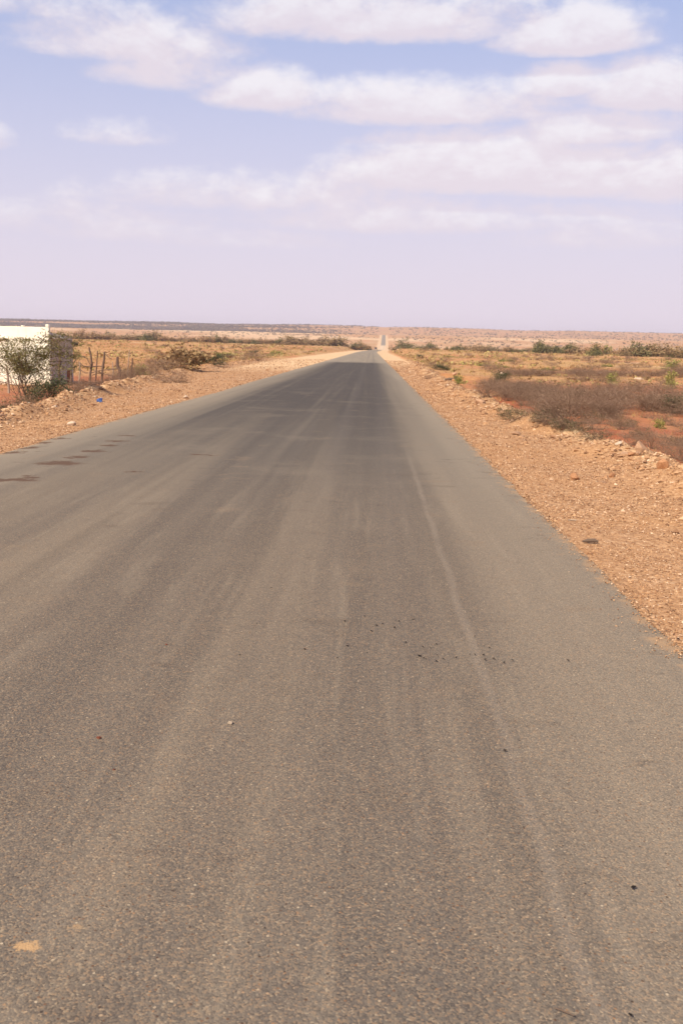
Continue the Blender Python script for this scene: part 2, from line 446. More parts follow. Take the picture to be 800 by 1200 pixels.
MG = m_ground(); MR = m_road()
M_PEB = m_island('gravel stone', [(0, (0.15, 0.075, 0.04)), (0.2, (0.29, 0.155, 0.08)), (0.55, (0.40, 0.225, 0.115)), (0.85, (0.48, 0.295, 0.16)), (1, (0.64, 0.46, 0.31))])
def m_rock(name, a, bb, cc):
    m, t, b = mat(name)
    co = obj_co(t)
    n, _ = t.noise(co, 9, 6, 0.65); n2, _ = t.noise(co, 40, 4, 0.6)
    c = t.ramp(n, [(0.3, a), (0.5, bb), (0.7, cc)])
    c = t.mix(t.math('MULTIPLY', obj_rand(t), 0.35), c, a)
    t.put(b.inputs['Base Color'], c)
    t.put(b.inputs['Normal'], t.bump(t.math('ADD', n, t.math('MULTIPLY', n2, 0.4)), 0.7, 0.03))
    return m
M_ROCK = m_rock('pinkish limestone', (0.34, 0.18, 0.10), (0.47, 0.285, 0.17), (0.57, 0.39, 0.26))
M_ROCKO = m_rock('orange sandstone', (0.38, 0.17, 0.075), (0.50, 0.25, 0.12), (0.56, 0.32, 0.18))
M_ROCKW = m_rock('pale limestone', (0.50, 0.36, 0.25), (0.60, 0.46, 0.33), (0.68, 0.56, 0.44))
M_ROCKR = m_rock('red pebble', (0.20, 0.06, 0.03), (0.28, 0.09, 0.05), (0.34, 0.13, 0.08))
M_DARK = m_rock('dark dropping', (0.018, 0.014, 0.012), (0.03, 0.022, 0.018), (0.045, 0.033, 0.027))

M_TWIG = m_island('dry grey twigs', [(0, (0.12, 0.07, 0.045)), (0.5, (0.23, 0.145, 0.095)), (1, (0.36, 0.25, 0.165))], per_obj=(0.4, (0.23, 0.13, 0.08)))
M_BARK = m_island('dark thorn bark', [(0, (0.07, 0.048, 0.036)), (1, (0.17, 0.115, 0.08))])
M_LOLV = m_island('olive thorn leaves', [(0, (0.08, 0.08, 0.026)), (0.5, (0.15, 0.14, 0.048)), (1, (0.26, 0.22, 0.085))], per_obj=(0.3, (0.15, 0.11, 0.05)))
M_LGRN = m_island('bright green leaves', [(0, (0.14, 0.14, 0.03)), (0.6, (0.25, 0.25, 0.055)), (1, (0.37, 0.34, 0.11))])
M_LDK = m_island('dark green leaves', [(0, (0.035, 0.045, 0.02)), (0.6, (0.06, 0.07, 0.028)), (1, (0.11, 0.11, 0.045))])
M_LOLD = m_island('dull green leaves', [(0, (0.09, 0.088, 0.035)), (0.6, (0.17, 0.15, 0.06)), (1, (0.26, 0.22, 0.10))])
M_LBRN = m_island('rusty brown leaves', [(0, (0.21, 0.115, 0.055)), (0.5, (0.34, 0.205, 0.10)), (1, (0.46, 0.31, 0.16))], per_obj=(0.6, (0.17, 0.13, 0.055)))
M_GRASS = m_island('dry grass', [(0, (0.22, 0.125, 0.058)), (0.4, (0.42, 0.245, 0.105)), (0.8, (0.57, 0.37, 0.165)), (1, (0.32, 0.29, 0.085))])
M_SCRUB = m_island('far scrub', [(0, (0.075, 0.055, 0.04)), (0.5, (0.13, 0.09, 0.055)), (1, (0.17, 0.14, 0.07))])

# ------------------------------------------------------------------ ground sheet
ys = [-25.0]
while ys[-1] < 9000:
    y_ = ys[-1]
    ys.append(y_ + (1.0 if y_ < 3 else max(0.14, abs(y_)*0.0085 if y_ < 900 else abs(y_)*0.012)))
ys = np.array(ys)
def half_cols():
    a = [0.0, 1.2, 2.4, 3.0, 3.19, 3.295, 3.43, 3.56]
    while a[-1] < 9: a.append(a[-1]+0.14)
    while a[-1] < 7000: a.append(a[-1]*1.028)
    return np.array(a)
hc = half_cols(); us = np.concatenate([-hc[:0:-1], hc])
YY, UU = np.meshgrid(ys, us, indexing='ij')
XX = UU + road_x(YY)
ZZ = terrain(XX, YY)
def grid_faces(n, m):
    i = np.arange(n-1)[:, None]*m + np.arange(m-1)[None, :]
    return np.stack([i, i+1, i+1+m, i+m], -1).reshape(-1, 4)
V = np.stack([XX, YY, ZZ], -1).reshape(-1, 3)
ground = fast_mesh('ground', V, grid_faces(*XX.shape), MG, smooth=True)
lat = UU; d_ = np.abs(lat)-HW
swm = np.where(lat < 0, shoulder_w(YY, -1), shoulder_w(YY, 1)) + fbm(XX, YY, 0.45, 2, 5)*0.5
gz = 1-sstep(0.3, 1.3, d_-swm)
gz = gz*(1-sstep(60, 190, YY))
red = (1-sstep(28, 95, YY))*(0.75+fbm(XX, YY, 0.12, 3, 81)*1.2) + sstep(0.1, .4, fbm(XX, YY, 0.03, 3, 82))*0.35*(YY < 400)
red = np.clip(red, 0, 1)*(1-gz)
# the bank of rubble along the shoulders is paler; so is the sand beside the far road
pal = np.exp(-((d_-swm+0.1)/0.5)**2)*0.62*(1-sstep(60, 120, YY))
pal = np.maximum(pal, (1-sstep(0.6, 1.2, d_/np.maximum(swm, .1)))*np.where(lat < 0, sstep(15, 110, YY), sstep(25, 140, YY))*0.95)
pal = np.maximum(pal, sstep(1150, 1500, YY)*(1-sstep(2400, 3000, YY))*(0.55+fbm(XX, YY, 0.008, 3, 90)*0.6))
pal = np.maximum(pal, sstep(0.12, 0.5, fbm(XX, YY, 0.05, 3, 93))*0.7*sstep(60, 120, YY)*(YY < 700))
pal = np.clip(pal*(1-sstep(2150, 2400, YY)*.8)*(1-.85*sstep(2300, 2600, YY)*sstep(.02, -.14, UU/np.maximum(YY, 1))), 0, 1)
col_attr(ground.data, 'zone', np.stack([gz, red, pal, np.ones_like(gz)], -1).reshape(-1, 4))
tag(ground, kind='structure')

# ------------------------------------------------------------------ road slab
ym = ys[(ys > -20) & (ys < 2380)]
fine_y = []
for a, b_ in zip(ym[:-1], ym[1:]):
    fine_y.append(a)
    if a < 60: fine_y.append((a+b_)/2)
ym = np.array(fine_y)
cols = np.array([-1.0, -1.0, -0.93, -0.6, -0.3, 0, 0.3, 0.6, 0.93, 1.0, 1.0])
zoff = np.array([-0.12, -0.018, -0.004, 0, 0.006, 0.008, 0.006, 0, -0.004, -0.018, -0.12])
jl = fbm(ym, ym*0+3, 1.6, 4, 101)*0.09 + fbm(ym, ym*0+3, 0.15, 2, 103)*0.10
jr = fbm(ym, ym*0+9, 1.6, 4, 102)*0.075 + fbm(ym, ym*0+3, 0.15, 2, 104)*0.07
Yr, Cr = np.meshgrid(ym, cols, indexing='ij')
Xr = road_x(Yr) + Cr*HW + np.where(Cr <= -.93, jl[:, None], 0) + np.where(Cr >= .93, jr[:, None], 0)
Zr = road_z(Yr) + zoff[None, :]
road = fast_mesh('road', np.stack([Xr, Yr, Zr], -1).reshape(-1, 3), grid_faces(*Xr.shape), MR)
la = (Xr-road_x(Yr)); col_attr(road.data, 'lat', np.stack([la, la*0, la*0, la*0+1], -1).reshape(-1, 4))
tag(road, kind='structure')

# ------------------------------------------------------------------ haze
def box_obj(name, lo, hi, m):
    (x0, y0, z0), (x1, y1, z1) = lo, hi
    v = [(x0,y0,z0),(x1,y0,z0),(x1,y1,z0),(x0,y1,z0),(x0,y0,z1),(x1,y0,z1),(x1,y1,z1),(x0,y1,z1)]
    f = [(0,3,2,1),(4,5,6,7),(0,1,5,4),(1,2,6,5),(2,3,7,6),(3,0,4,7)]
    return py_mesh(name, v, f, m)
hm = bpy.data.materials.new('haze air'); hm.use_nodes = True
ht = NT(hm.node_tree); ht.n.clear()
ho = ht.n.new('ShaderNodeOutputMaterial'); hv = ht.n.new('ShaderNodeVolumePrincipled')
hv.inputs['Color'].default_value = (0.90, 0.84, 0.95, 1)
HAZE = 0.00013
hv.inputs['Density'].default_value = HAZE
hv.inputs['Anisotropy'].default_value = 0.0
ht.l.new(hv.outputs[0], ho.inputs['Volume'])
USE_HAZE = True
if USE_HAZE:
    hz = box_obj('haze', (-7400, -60, -40), (7400, 9200, 75), hm)
    tag(hz, kind='stuff')

# ------------------------------------------------------------------ stones
def hull(n, squash, seed, size=1.0):
    rg = random.Random(seed)
    bm = bmesh.new()
    for _ in range(n):
        v = Vector((rg.gauss(0, 1), rg.gauss(0, 1), rg.gauss(0, 1))).normalized()*rg.uniform(0.8, 1.0)
        bm.verts.new((v.x*size, v.y*size*rg.uniform(.75, 1), v.z*squash*size))
    r = bmesh.ops.convex_hull(bm, input=bm.verts)
    bmesh.ops.delete(bm, geom=list({g for g in r['geom_interior'] if isinstance(g, bmesh.types.BMVert)}), context='VERTS')
    return bm
def rock_mesh(name, seed, squash=0.65, m=None, n=16):
    bm = hull(n, squash, seed)
    bmesh.ops.bevel(bm, geom=list(bm.edges), offset=0.06, segments=1, affect='EDGES')
    me = bpy.data.meshes.new(name); bm.to_mesh(me); bm.free()
    if m: me.materials.append(m)
    return me
def put_mesh(name, me, loc, rz, s, tilt=0.0):
    o = bpy.data.objects.new(name, me); COL.objects.link(o)
    o.location = loc; o.rotation_euler = (random.uniform(-tilt, tilt), random.uniform(-tilt, tilt), rz)
    o.scale = (s, s, s) if not isinstance(s, tuple) else s
    return o
rocks = [rock_mesh('rock', 300+i, random.uniform(.5, .8), M_ROCK) for i in range(9)]
rocks_o = [rock_mesh('rock', 340+i, .75, M_ROCKO) for i in range(3)]
rock_pt = rock_mesh('rock', 377, 1.0, M_ROCK, 7)
for _v in rock_pt.vertices: _v.co = Vector((_v.co.x*(1-.42*_v.co.z), _v.co.y*(1-.42*_v.co.z), _v.co.z*1.25))
rocks_w = [rock_mesh('rock', 360+i, .7, M_ROCKW) for i in range(3)]
def rock_at(px, py, size, me, label, squash=1.0, cat='rock', group=None, name='rock', sink=0.25, kx=1.0):
    X, Y, Z = hit(px, py)
    o = put_mesh(name, me, (X, Y, Z+size*(0.6*squash-sink)), random.uniform(0, 6.28), (size*kx, size, size*squash), 0.15)
    return tag(o, label, cat, group)
# the ones the photograph singles out
rock_at(672, 562, .085, rocks_o[0], 'fist sized orange rock alone on the gravel shoulder, nearer the asphalt')
rock_at(717, 560, .065, rocks_o[1], 'smaller orange rock on the gravel to the right of the lone orange rock')
rock_at(705, 566, .055, rocks[2], 'low flat rock between the two orange rocks and the rubble bank', squash=.6)
rock_at(776, 549, .13, rocks_o[2], 'large rust orange rock at the right end of the rubble bank')
rock_at(750, 530, .13, rock_pt, 'pointed pale rock standing up from the rubble bank', squash=1.1)
rock_at(740, 533, .11, rocks_o[0], 'flat reddish slab leaning on the pointed rock', squash=.5)
rock_at(689, 503, .15, rocks[6], 'rounded pale boulder on the outer edge of the shoulder', squash=.8)
rock_at(605, 510, .12, rocks[4], 'single pale brown rock in the middle of the right shoulder', squash=.8)
rock_at(588, 441, .30, rocks_w[1], 'upright white stone behind the dark green bush', squash=1.2)
rock_at(601, 451, .42, rocks_o[1], 'orange boulder right of the dark green bush', squash=.7)
rock_at(611, 453, .26, rocks_w[2], 'white boulder beside the orange boulder', squash=.7)
rock_at(597, 456, .34, rocks[1], 'low tan boulder in front of the orange boulder', squash=.6)
rock_at(748, 445, .45, rocks_w[0], 'pale boulder in the grass beyond the scrub on the right', squash=.6)
rock_at(531, 443, .27, rocks[2], 'cream boulder on the right verge beside a small green plant', squash=.8)
rock_at(562, 474, .22, rocks[5], 'pale stone at the near end of the rubble bank bend', squash=.8)
rock_at(84, 499, .11, rocks_w[1], 'small pale rock on the left shoulder near the asphalt edge', squash=.9)
rock_at(218, 467, .10, rocks_w[2], 'white stone lying at the left asphalt edge')
rock_at(222, 424+5, .5, rocks[3], 'brown boulder at the foot of the rusty bush', squash=.6)
# rubble along both banks
def ok(a, b, m_=0.0): return True
rub = 0
for side, n in ((1, 120), (-1, 130)):
    for i in range(n):
        t_ = random.random()**1.6
        y = (9.5 + 40*t_) if side > 0 else (17 + 38*t_)
        sw = float(shoulder_w(y, side)+fbm(road_x(y)+side*(HW+2.5), y, 0.45, 2, 5)*0.5)
        l = side*(HW+sw+random.gauss(-0.05, 0.33))
        x = float(road_x(y))+l
        z = float(terrain(x, y))
        s = min(0.03+random.expovariate(1/0.026)+(.01 if side < 0 else 0), 0.12)
        o = put_mesh('rock', random.choice(rocks if random.random() < .8 else rocks_w if random.random() < .4 else rocks_o), (x, y, z+s*.2), random.uniform(0, 6.28), (s, s*random.uniform(.7, 1), s*random.uniform(.6, .95)), .4)
        if side > 0: tag(o, 'pale pink rubble rock in the loose bank along the right shoulder', 'rock', 'rubble rocks along the right shoulder')
        else: tag(o, 'pale pink rubble rock in the loose bank along the left shoulder', 'rock', 'rubble rocks along the left shoulder')

# gravel: many small stones as one object
def pebbles(P, S, name, m, label=None):
    """P (n,3), S (n,) -> irregular eight sided stones"""
    n = len(P)
    base = np.array([(1,0,0),(0,1,0),(-1,0,0),(0,-1,0),(0,0,1),(0,0,-1)], float)
    F = np.array([(0,1,4),(1,2,4),(2,3,4),(3,0,4),(1,0,5),(2,1,5),(3,2,5),(0,3,5)])
    jit = RNG.uniform(.6, 1.15, (n, 6, 1)); off = RNG.uniform(-.28, .28, (n, 6, 3))
    v = base[None]*jit + off
    sc = np.stack([RNG.uniform(.75, 1.3, n), RNG.uniform(.6, 1, n), RNG.uniform(.4, .8, n)], -1)
    v *= sc[:, None]
    a = RNG.uniform(0, 6.283, n); c, s_ = np.cos(a), np.sin(a)
    x = v[..., 0]*c[:, None]-v[..., 1]*s_[:, None]; y = v[..., 0]*s_[:, None]+v[..., 1]*c[:, None]
    v = np.stack([x, y, v[..., 2]], -1)*S[:, None, None] + P[:, None]
    f = (F[None]+np.arange(n)[:, None, None]*6).reshape(-1, 3)
    return fast_mesh(name, v.reshape(-1, 3), f, m)
def shoulder_pts(side, y0, y1, dens, lmin, extra):
    n = int((y1-y0)*(3.2+extra)*dens)
    y = RNG.uniform(y0, y1, n)
    w = shoulder_w(y, side)+extra
    u = RNG.uniform(0, 1, n)*(w-lmin)+lmin
    x = road_x(y)+side*(HW+u)
    return x, y, u
parts = []
for side, y0, y1, dens, smin, smax in ((1, 4.2, 9, 1700, .006, .013), (1, 9, 16, 900, .008, .018), (1, 16, 30, 340, .011, .024), (1, 30, 60, 90, .02, .04), (1, 60, 130, 14, .035, .07), (-1, 65, 130, 10, .04, .08),
                                       (-1, 11, 20, 380, .010, .022), (-1, 20, 34, 220, .013, .028), (-1, 34, 65, 60, .022, .045)):
    x, y, u = shoulder_pts(side, y0, y1, dens, -0.03, 0.5)
    keep = (np.abs(x) < 0.40*y+1.0)
    x, y, u = x[keep], y[keep], u[keep]
    clump = RNG.uniform(0, 1, len(x)) < np.clip(0.75+fbm(x, y, 1.3, 2, 7)*1.1, .15, 1)
    x, y, u = x[clump], y[clump], u[clump]
    s = smin + (smax-smin)*RNG.uniform(0, 1, len(x))**2.5
    s *= np.where(RNG.uniform(0, 1, len(x)) > .985, 1.9, 1)
    z = np.where(u < 0.06, np.maximum(road_z(y)-0.012, terrain(x, y)), terrain(x, y)) + s*.25
    parts.append((np.stack([x, y, z], -1), s))
# coarse chips in the rubble banks
for side, n in ((1, 11000), (-1, 9000)):
    y = (8+100*RNG.uniform(0, 1, n)**2.3) if side > 0 else (16+100*RNG.uniform(0, 1, n)**2.0)
    sw = shoulder_w(y, side)+fbm(road_x(y)+side*(HW+2.5), y, 0.45, 2, 5)*0.5
    x = road_x(y)+side*(HW+sw+RNG.normal(-0.15, 0.42, n))
    s = .012+RNG.exponential(.011, n); s = np.minimum(s, .06)*(1+y/75)
    parts.append((np.stack([x, y, terrain(x, y)+s*.2], -1), s))
# loose chips spilt over the asphalt edges
n = 4200
y = 5+40*RNG.uniform(0, 1, n)**1.5; sd_ = RNG.choice([-1, 1], n)
x = road_x(y)+sd_*(HW-np.minimum(RNG.exponential(.07, n), .7))
s = RNG.uniform(.003, .009, n)
parts.append((np.stack([x, y, road_z(y)-.006+s*.4], -1), s))
P_ = np.concatenate([p for p, _ in parts]); S_ = np.concatenate([s for _, s in parts])
gv = pebbles(P_, S_, 'gravel', M_PEB)
tag(gv, 'loose tan and pink gravel covering both road shoulders', 'gravel', kind='stuff')

# ------------------------------------------------------------------ small things on the asphalt
def on_road(px, py):
    d = ray(px, py); t_ = 1.0
    for _ in range(40):
        p = Vector((0, 0, CAM_H))+d*t_
        t_ += (p.z-float(road_z(p.y)))/max(-d.z, 1e-3)*0.9
    p = Vector((0, 0, CAM_H))+d*t_
    return p.x, p.y, float(road_z(p.y))+0.006
def litter(px, py, s, me, name, label, cat, group=None, sc=(1, 1, 1), rz=None):
    X, Y, Z = on_road(px, py)
    o = put_mesh(name, me, (X, Y, Z+s*sc[2]*.4), random.uniform(0, 6.28) if rz is None else rz, (s*sc[0], s*sc[1], s*sc[2]), .1)
    return tag(o, label, cat, group)
pebw = rock_mesh('pebble', 401, .75, M_ROCKW); pebr = rock_mesh('pebble', 402, .6, M_ROCKR); dkp = rock_mesh('dung_pellet', 403, .85, M_DARK, 12)
litter(270, 850, .0125, pebw, 'pebble', 'cream pebble alone on the asphalt left of the centre', 'pebble')
litter(116, 867, .0125, pebr, 'pebble', 'rust red pebble on the asphalt at far left', 'pebble', sc=(1.3, 1, .7))
litter(195, 757, .014, pebr, 'pebble', 'small flat red brown chip on the asphalt above the red pebble', 'pebble', sc=(1.3, .7, .4))
litter(134, 904, .008, pebr, 'pebble', 'tiny dark red chip on the asphalt between the two largest pebbles', 'pebble', sc=(1.3, .8, .5))
litter(741, 1042, .0085, dkp, 'dung_pellet', 'single black lump on the asphalt at lower right', 'dropping', sc=(1.5, .8, .5), rz=.1)
litter(738, 1192, .006, dkp, 'dung_pellet', 'tiny black speck at the bottom right beside the dark twig', 'dropping', sc=(1.2, .9, .5))
litter(591, 881, .008, dkp, 'dung_pellet', 'black flat speck on the asphalt right of the pale joint', 'dropping', sc=(1.5, .9, .4), rz=0)
pts = [(463,728),(467,729),(448,732),(462,736.5),(441,734),(435,740.5),(475,754),(495,759),(504,760.5),(511,756),(490,769.5),(492,770),(496,772.5),(499,773.5),(511,776),
       (519,773),(512,769),(556,746.5),(560,757),(573,760),(550,768),(556,768.5),(566,768.5),(568,774),(578,773),(590,777.5),(484,727),(534,772),(430,766),(407,758),(395,772),(354,703),
       (318,690),(301,732),(600,775),(665,775),(404,729),(427,723),(357,762),(281,769)]
for i, (px, py) in enumerate(pts):
    litter(px, py, random.uniform(.0048, .009), dkp, 'dung_pellet', 'small black goat dropping scattered on the middle of the asphalt', 'dropping', 'droppings scattered on the asphalt', sc=(random.uniform(.9, 1.7), random.uniform(.6, 1), random.uniform(.4, .8)))

# tubes --------------------------------------------------------------
def tube_arrays(paths, sides=4):
    """paths: list of (points, radii); returns quads"""
    V = []; F = []; n0 = 0
    for pts_, rad in paths:
        k = len(pts_)
        for i, (p, r_) in enumerate(zip(pts_, rad)):
            a = Vector(pts_[max(i-1, 0)]); b = Vector(pts_[min(i+1, k-1)])
            d = (b-a)
            if d.length < 1e-6: d = Vector((0, 0, 1))
            d.normalize()
            q = d.cross(Vector((0.31, 0.95, 0.05)))
            if q.length < 1e-3: q = d.cross(Vector((1, 0, 0)))
            q.normalize(); w = d.cross(q)
            for s_ in range(sides):
                an = 6.2832*s_/sides
                V.append(tuple(Vector(p)+(q*math.cos(an)+w*math.sin(an))*r_))
        for i in range(k-1):
            for s_ in range(sides):
                a = n0+i*sides+s_; b = n0+i*sides+(s_+1) % sides
                F.append((a, b, b+sides, a+sides))
        n0 += k*sides
    return np.array(V), np.array(F)
def tubes(name, paths, m, parent=None, sides=4):
    V, F = tube_arrays(paths, sides)
    return fast_mesh(name, V, F, m, parent, smooth=True)

tw = on_road(660, 1190); 
stick = tubes('twig', [([(-.021, .014, .002), (-.006, .005, .0035), (.008, -.003, .003), (.022, -.012, .002)], [.0014, .0022, .0024, .0012])], M_BARK, sides=6)
stick.location = (tw[0], tw[1], tw[2]+.001); tag(stick, 'short dark twig on the asphalt at the bottom right edge of the photo', 'twig')
X, Y, Z = hit(691, 638)
stk = tubes('wood_scrap', [([(-.065, 0, .02), (-.02, .012, .025), (.03, .0, .03), (.065, -.01, .022)], [.008, .017, .018, .009])], M_BARK, sides=6)
stk.location = (X, Y, Z); tag(stk, 'dark brown scrap of wood on the gravel touching the asphalt edge', 'wood scrap')
X, Y, Z = hit(670, 611)
sl = put_mesh('stone_flake', rocks_w[0], (X, Y, Z+.01), .05, (.06, .012, .012)); tag(sl, 'thin white stone flake on the gravel above the dark wood scrap', 'stone')

# ------------------------------------------------------------------ plants
def leaf_arrays(C, size, rg, elong=2.0, flat=0.5):
    """one small diamond per centre"""
    n = len(C)
    a = RNG.normal(0, 1, (n, 3)); a[:, 2] *= flat; a /= np.linalg.norm(a, axis=1)[:, None]
    b = RNG.normal(0, 1, (n, 3)); b -= (b*a).sum(1)[:, None]*a; b /= np.linalg.norm(b, axis=1)[:, None]
    s = size*RNG.uniform(.6, 1.3, n)[:, None]
    v = np.stack([C-a*s*elong*.5, C+b*s*.5, C+a*s*elong*.5, C-b*s*.5], 1)
    f = np.arange(n*4).reshape(-1, 4)
    return v.reshape(-1, 3), f
def grow(rg, n_stems, height, spread, levels=2, kids=4, rad=0.02, droop=0.0, upright=0.5, wob=.2):
    """branching twigs, returns paths and tip points"""
    paths = []; tips = []
    def branch(p, d, L, r_, lev):
        pts_ = [p]; rr = [r_]
        q = Vector(p); dd = Vector(d)
        nseg = 4 if lev < levels else 3
        for i in range(nseg):
            dd = (dd + Vector((rg.gauss(0, wob), rg.gauss(0, wob), rg.gauss(0, wob*.7)-droop))).normalized()
            q = q+dd*L/nseg
            if q.z < 0.01: q.z = 0.01
            pts_.append(q.copy()); rr.append(r_*(1-.75*(i+1)/nseg))
        paths.append((pts_, rr))
        if lev >= levels:
            tips.extend(pts_[1:]); return
        for k in range(kids):
            f = rg.uniform(.3, 1.0)
            i = min(int(f*nseg), nseg-1)
            b = pts_[i].lerp(pts_[i+1], f*nseg-i)
            nd = (dd*rg.uniform(.4, 1)+Vector((rg.gauss(0, .6), rg.gauss(0, .6), rg.gauss(.1, .4)))).normalized()
            branch(b, nd, L*rg.uniform(.45, .7), r_*.5, lev+1)
    for s_ in range(n_stems):
        an = rg.uniform(0, 6.283); t_ = rg.random()**.6
        d = Vector((math.cos(an)*spread*t_, math.sin(an)*spread*t_, upright+rg.random()*.4)).normalized()
        branch(Vector((rg.gauss(0, .06*spread), rg.gauss(0, .06*spread), -0.03)), d, height*rg.uniform(.6, .9), rad*rg.uniform(.7, 1.2), 0)
    return paths, tips
def make_shrub(name, seed, n_stems, height, spread, leaf=None, n_leaf=0, leaf_size=.03, jitter=.06, rad=.012, levels=2, kids=4,
               upright=.5, twig=None, droop=0.0, sides=3, wob=.2, leaf_part='foliage', flat=.5):
    rg = random.Random(seed)
    paths, tips = grow(rg, n_stems, height, spread, levels, kids, rad, droop, upright, wob)
    root = empty(name)
    tubes('branches', paths, twig or M_TWIG, root, sides)
    if leaf and n_leaf:
        tp = np.array([tuple(p) for p in tips])
        C = tp[RNG.integers(0, len(tp), n_leaf)]+RNG.normal(0, jitter, (n_leaf, 3))
        C[:, 2] = np.maximum(C[:, 2], .02)
        v, f = leaf_arrays(C, leaf_size, rg, flat=flat)
        fast_mesh(leaf_part, v, f, leaf, root)
    root['category'] = 'bush'
    return root
pool = {}
used = set()
def plant(key, loc, rz, s, label, group=None, cat='bush'):
    root = pool[key]
    if key not in used:
        used.add(key)
        root.location = loc; root.rotation_euler = (0, 0, rz); root.scale = (s, s, s) if not isinstance(s, tuple) else s
        tag(root, label, cat, group); return root
    return dup(root, loc, rz, s, label, group, cat)
def plant_px(key, px, py, s, label, group=None, cat='bush', rz=None):
    X, Y, Z = hit(px, py)
    return plant(key, (X, Y, Z-.02), random.uniform(0, 6.28) if rz is None else rz, s, label, group, cat)
def ground_at(px, Y):
    d = ray(px, 450); X = d.x/d.y*Y
    return X, Y, float(terrain(X, Y))
def plant_at(key, px, Y, s, label, group=None, cat='bush'):
    X, Y, Z = ground_at(px, Y)
    return plant(key, (X, Y, Z-.02), random.uniform(0, 6.28), s, label, group, cat)
# dry twiggy bushes, unit ~1 m high
for i in range(4):
    pool['dry%d' % i] = make_shrub('dry_bush', 500+i, 26, 1.0, 1.0, M_TWIG, 900, .016, .05, .008, 2, 5, upright=.55)
for i in range(3):   # low cushions ~0.35 m
    pool['low%d' % i] = make_shrub('low_bush', 520+i, 26, .42, 1.5, M_TWIG, 700, .013, .03, .006, 2, 4, upright=.35)
for i in range(2):
    pool['grey%d' % i] = make_shrub('low_bush', 530+i, 24, .42, 1.6, M_LDK, 900, .014, .03, .006, 2, 4, upright=.3)
pool['green0'] = make_shrub('leafy_plant', 540, 10, .7, 1.0, M_LGRN, 1200, .035, .06, .008, 1, 4, twig=M_BARK)
pool['flatgreen0'] = make_shrub('leafy_plant', 541, 18, .8, 2.2, M_LGRN, 2600, .05, .08, .010, 2, 3, upright=.25, twig=M_BARK)
pool['dark0'] = make_shrub('thorn_bush', 542, 18, 1.0, 1.0, M_LDK, 3500, .035, .08, .012, 2, 4, twig=M_BARK)
# far bushes ~3.2 m high with big leaves, crowns spread wide
FAR_K = [('brown', M_LBRN), ('olive', M_LOLV), ('rust', M_LBRN), ('dusk', M_LOLD), ('bright', M_LGRN)]
for i, (nm, ml) in enumerate(FAR_K):
    for j in range(2 if nm != 'bright' else 1):
        pool['far_%s%d' % (nm, j)] = make_shrub('thorn_tree', 560+i*3+j, 9, 2.6, 1.3, ml, 1700, .17, .26, .04, 2, 4, upright=.35, twig=M_BARK, leaf_part='crown')

# --- left: thorn tree in front of the white building
def thorn_tree():
    rg = random.Random(77)
    paths, tips = grow(rg, 9, 1.2, .8, 2, 6, .017, -.02, .8, .2)
    for pts_, _ in paths:
        for q in pts_: q.z = q.z if q.z < 1.2 else 1.2+(q.z-1.2)*.35
    for q in tips: q.z = q.z if q.z < 1.2 else min(q.z, 1.2+(q.z-1.2)*.35)
    # a long arm reaching right
    root = empty('thorn_tree')
    for s_ in range(7):
        p0 = Vector((.25, 0, .75+.08*s_)); pts_ = [p0+Vector((.15*k, rg.gauss(0, .08), .05*k+rg.gauss(0, .05)-.012*k*k)) for k in range(6)]
        paths.append((pts_, [.012-.002*k for k in range(6)]))
        tips.extend(pts_[1:])
        for k in range(1, 6):
            for _ in range(3):
                e = pts_[k]+Vector((rg.uniform(0, .15), rg.gauss(0, .15), rg.gauss(.0, .08)))
                paths.append(([pts_[k], pts_[k].lerp(e, .5)+Vector((0, 0, .03)), e], [.005, .004, .002])); tips.extend([pts_[k].lerp(e, .5), e])
    tubes('branches', paths, M_BARK, root, 4)
    tp = np.array([tuple(p) for p in tips]); tp = tp[tp[:, 2] > .6]
    n = 17000
    C = tp[RNG.integers(0, len(tp), n)]+RNG.normal(0, 1, (n, 3))*np.array([.10, .10, .022])
    v, f = leaf_arrays(C, .0145, rg, 2.2, .3)
    fast_mesh('foliage', v, f, M_LOLV, root)
    X, Y, Z = ground_at(34, 30.0)
    root.location = (X, Y, Z-.03); root.scale = (1.42, 1.25, 1.7); root.rotation_euler = (0, 0, R(-8))
    tag(root, 'airy olive green thorn tree in front of the white building', 'tree')
thorn_tree()
plant_at('dark0', 57, 27.2, (.8, .8, .8), 'dark shaded bush at the foot of the olive thorn tree, towards the road')
plant_at('dry0', 6, 24.6, (.8, .8, .75), 'dry bush at the far left edge in front of the thorn tree')
plant_at('dark0', -6, 23.8, (.7, .7, .6), 'dark low bush cut by the left edge of the photo')
plant_at('dry1', 28, 26, (.9, .9, .8), 'dead brown twigs under the thorn tree by the left rubble bank')
plant_at('dry2', 76, 31.5, (1.0, .9, .7), 'grey dry bush between the dark bush and the stick fence')
plant_at('dry3', 98, 37, (1.3, 1.0, .8), 'low grey brown bush in front of the leaning fence posts')
plant_at('low0', 112, 37, (1.9, 1.3, 2), 'wide low dead bush between the fence and the blue bag')
plant_at('dry1', 124, 41, (1.3, 1.0, .8), 'dark brown bush under the crooked fence post')
plant_at('dry2', 150, 44, (1.3, 1.2, .95), 'tall tan dry bush behind the end of the stick fence')
plant_at('dry0', 166, 45, (1.4, 1.2, .95), 'spreading dry bush right of the stick fence')
plant_at('green0', 168, 46.3, .8, 'small yellow green plant in the dry bush right of the fence', cat='plant')
plant_at('dry3', 178, 48, (1.2, 1.2, .6), 'low tan bush nearest the left shoulder beyond the fence')
plant_at('low1', 142, 39.5, (1.5, 1.2, 1.0), 'flat grey bush on the rubble bank behind the blue bag')
plant_px('dry0', 178, 430, (2.0, 2.0, 1.0), 'broad tan bush left of the rusty bush')
plant_px('dry1', 194, 433, (1.7, 1.7, .7), 'low tan bush touching the rusty bush on its left')
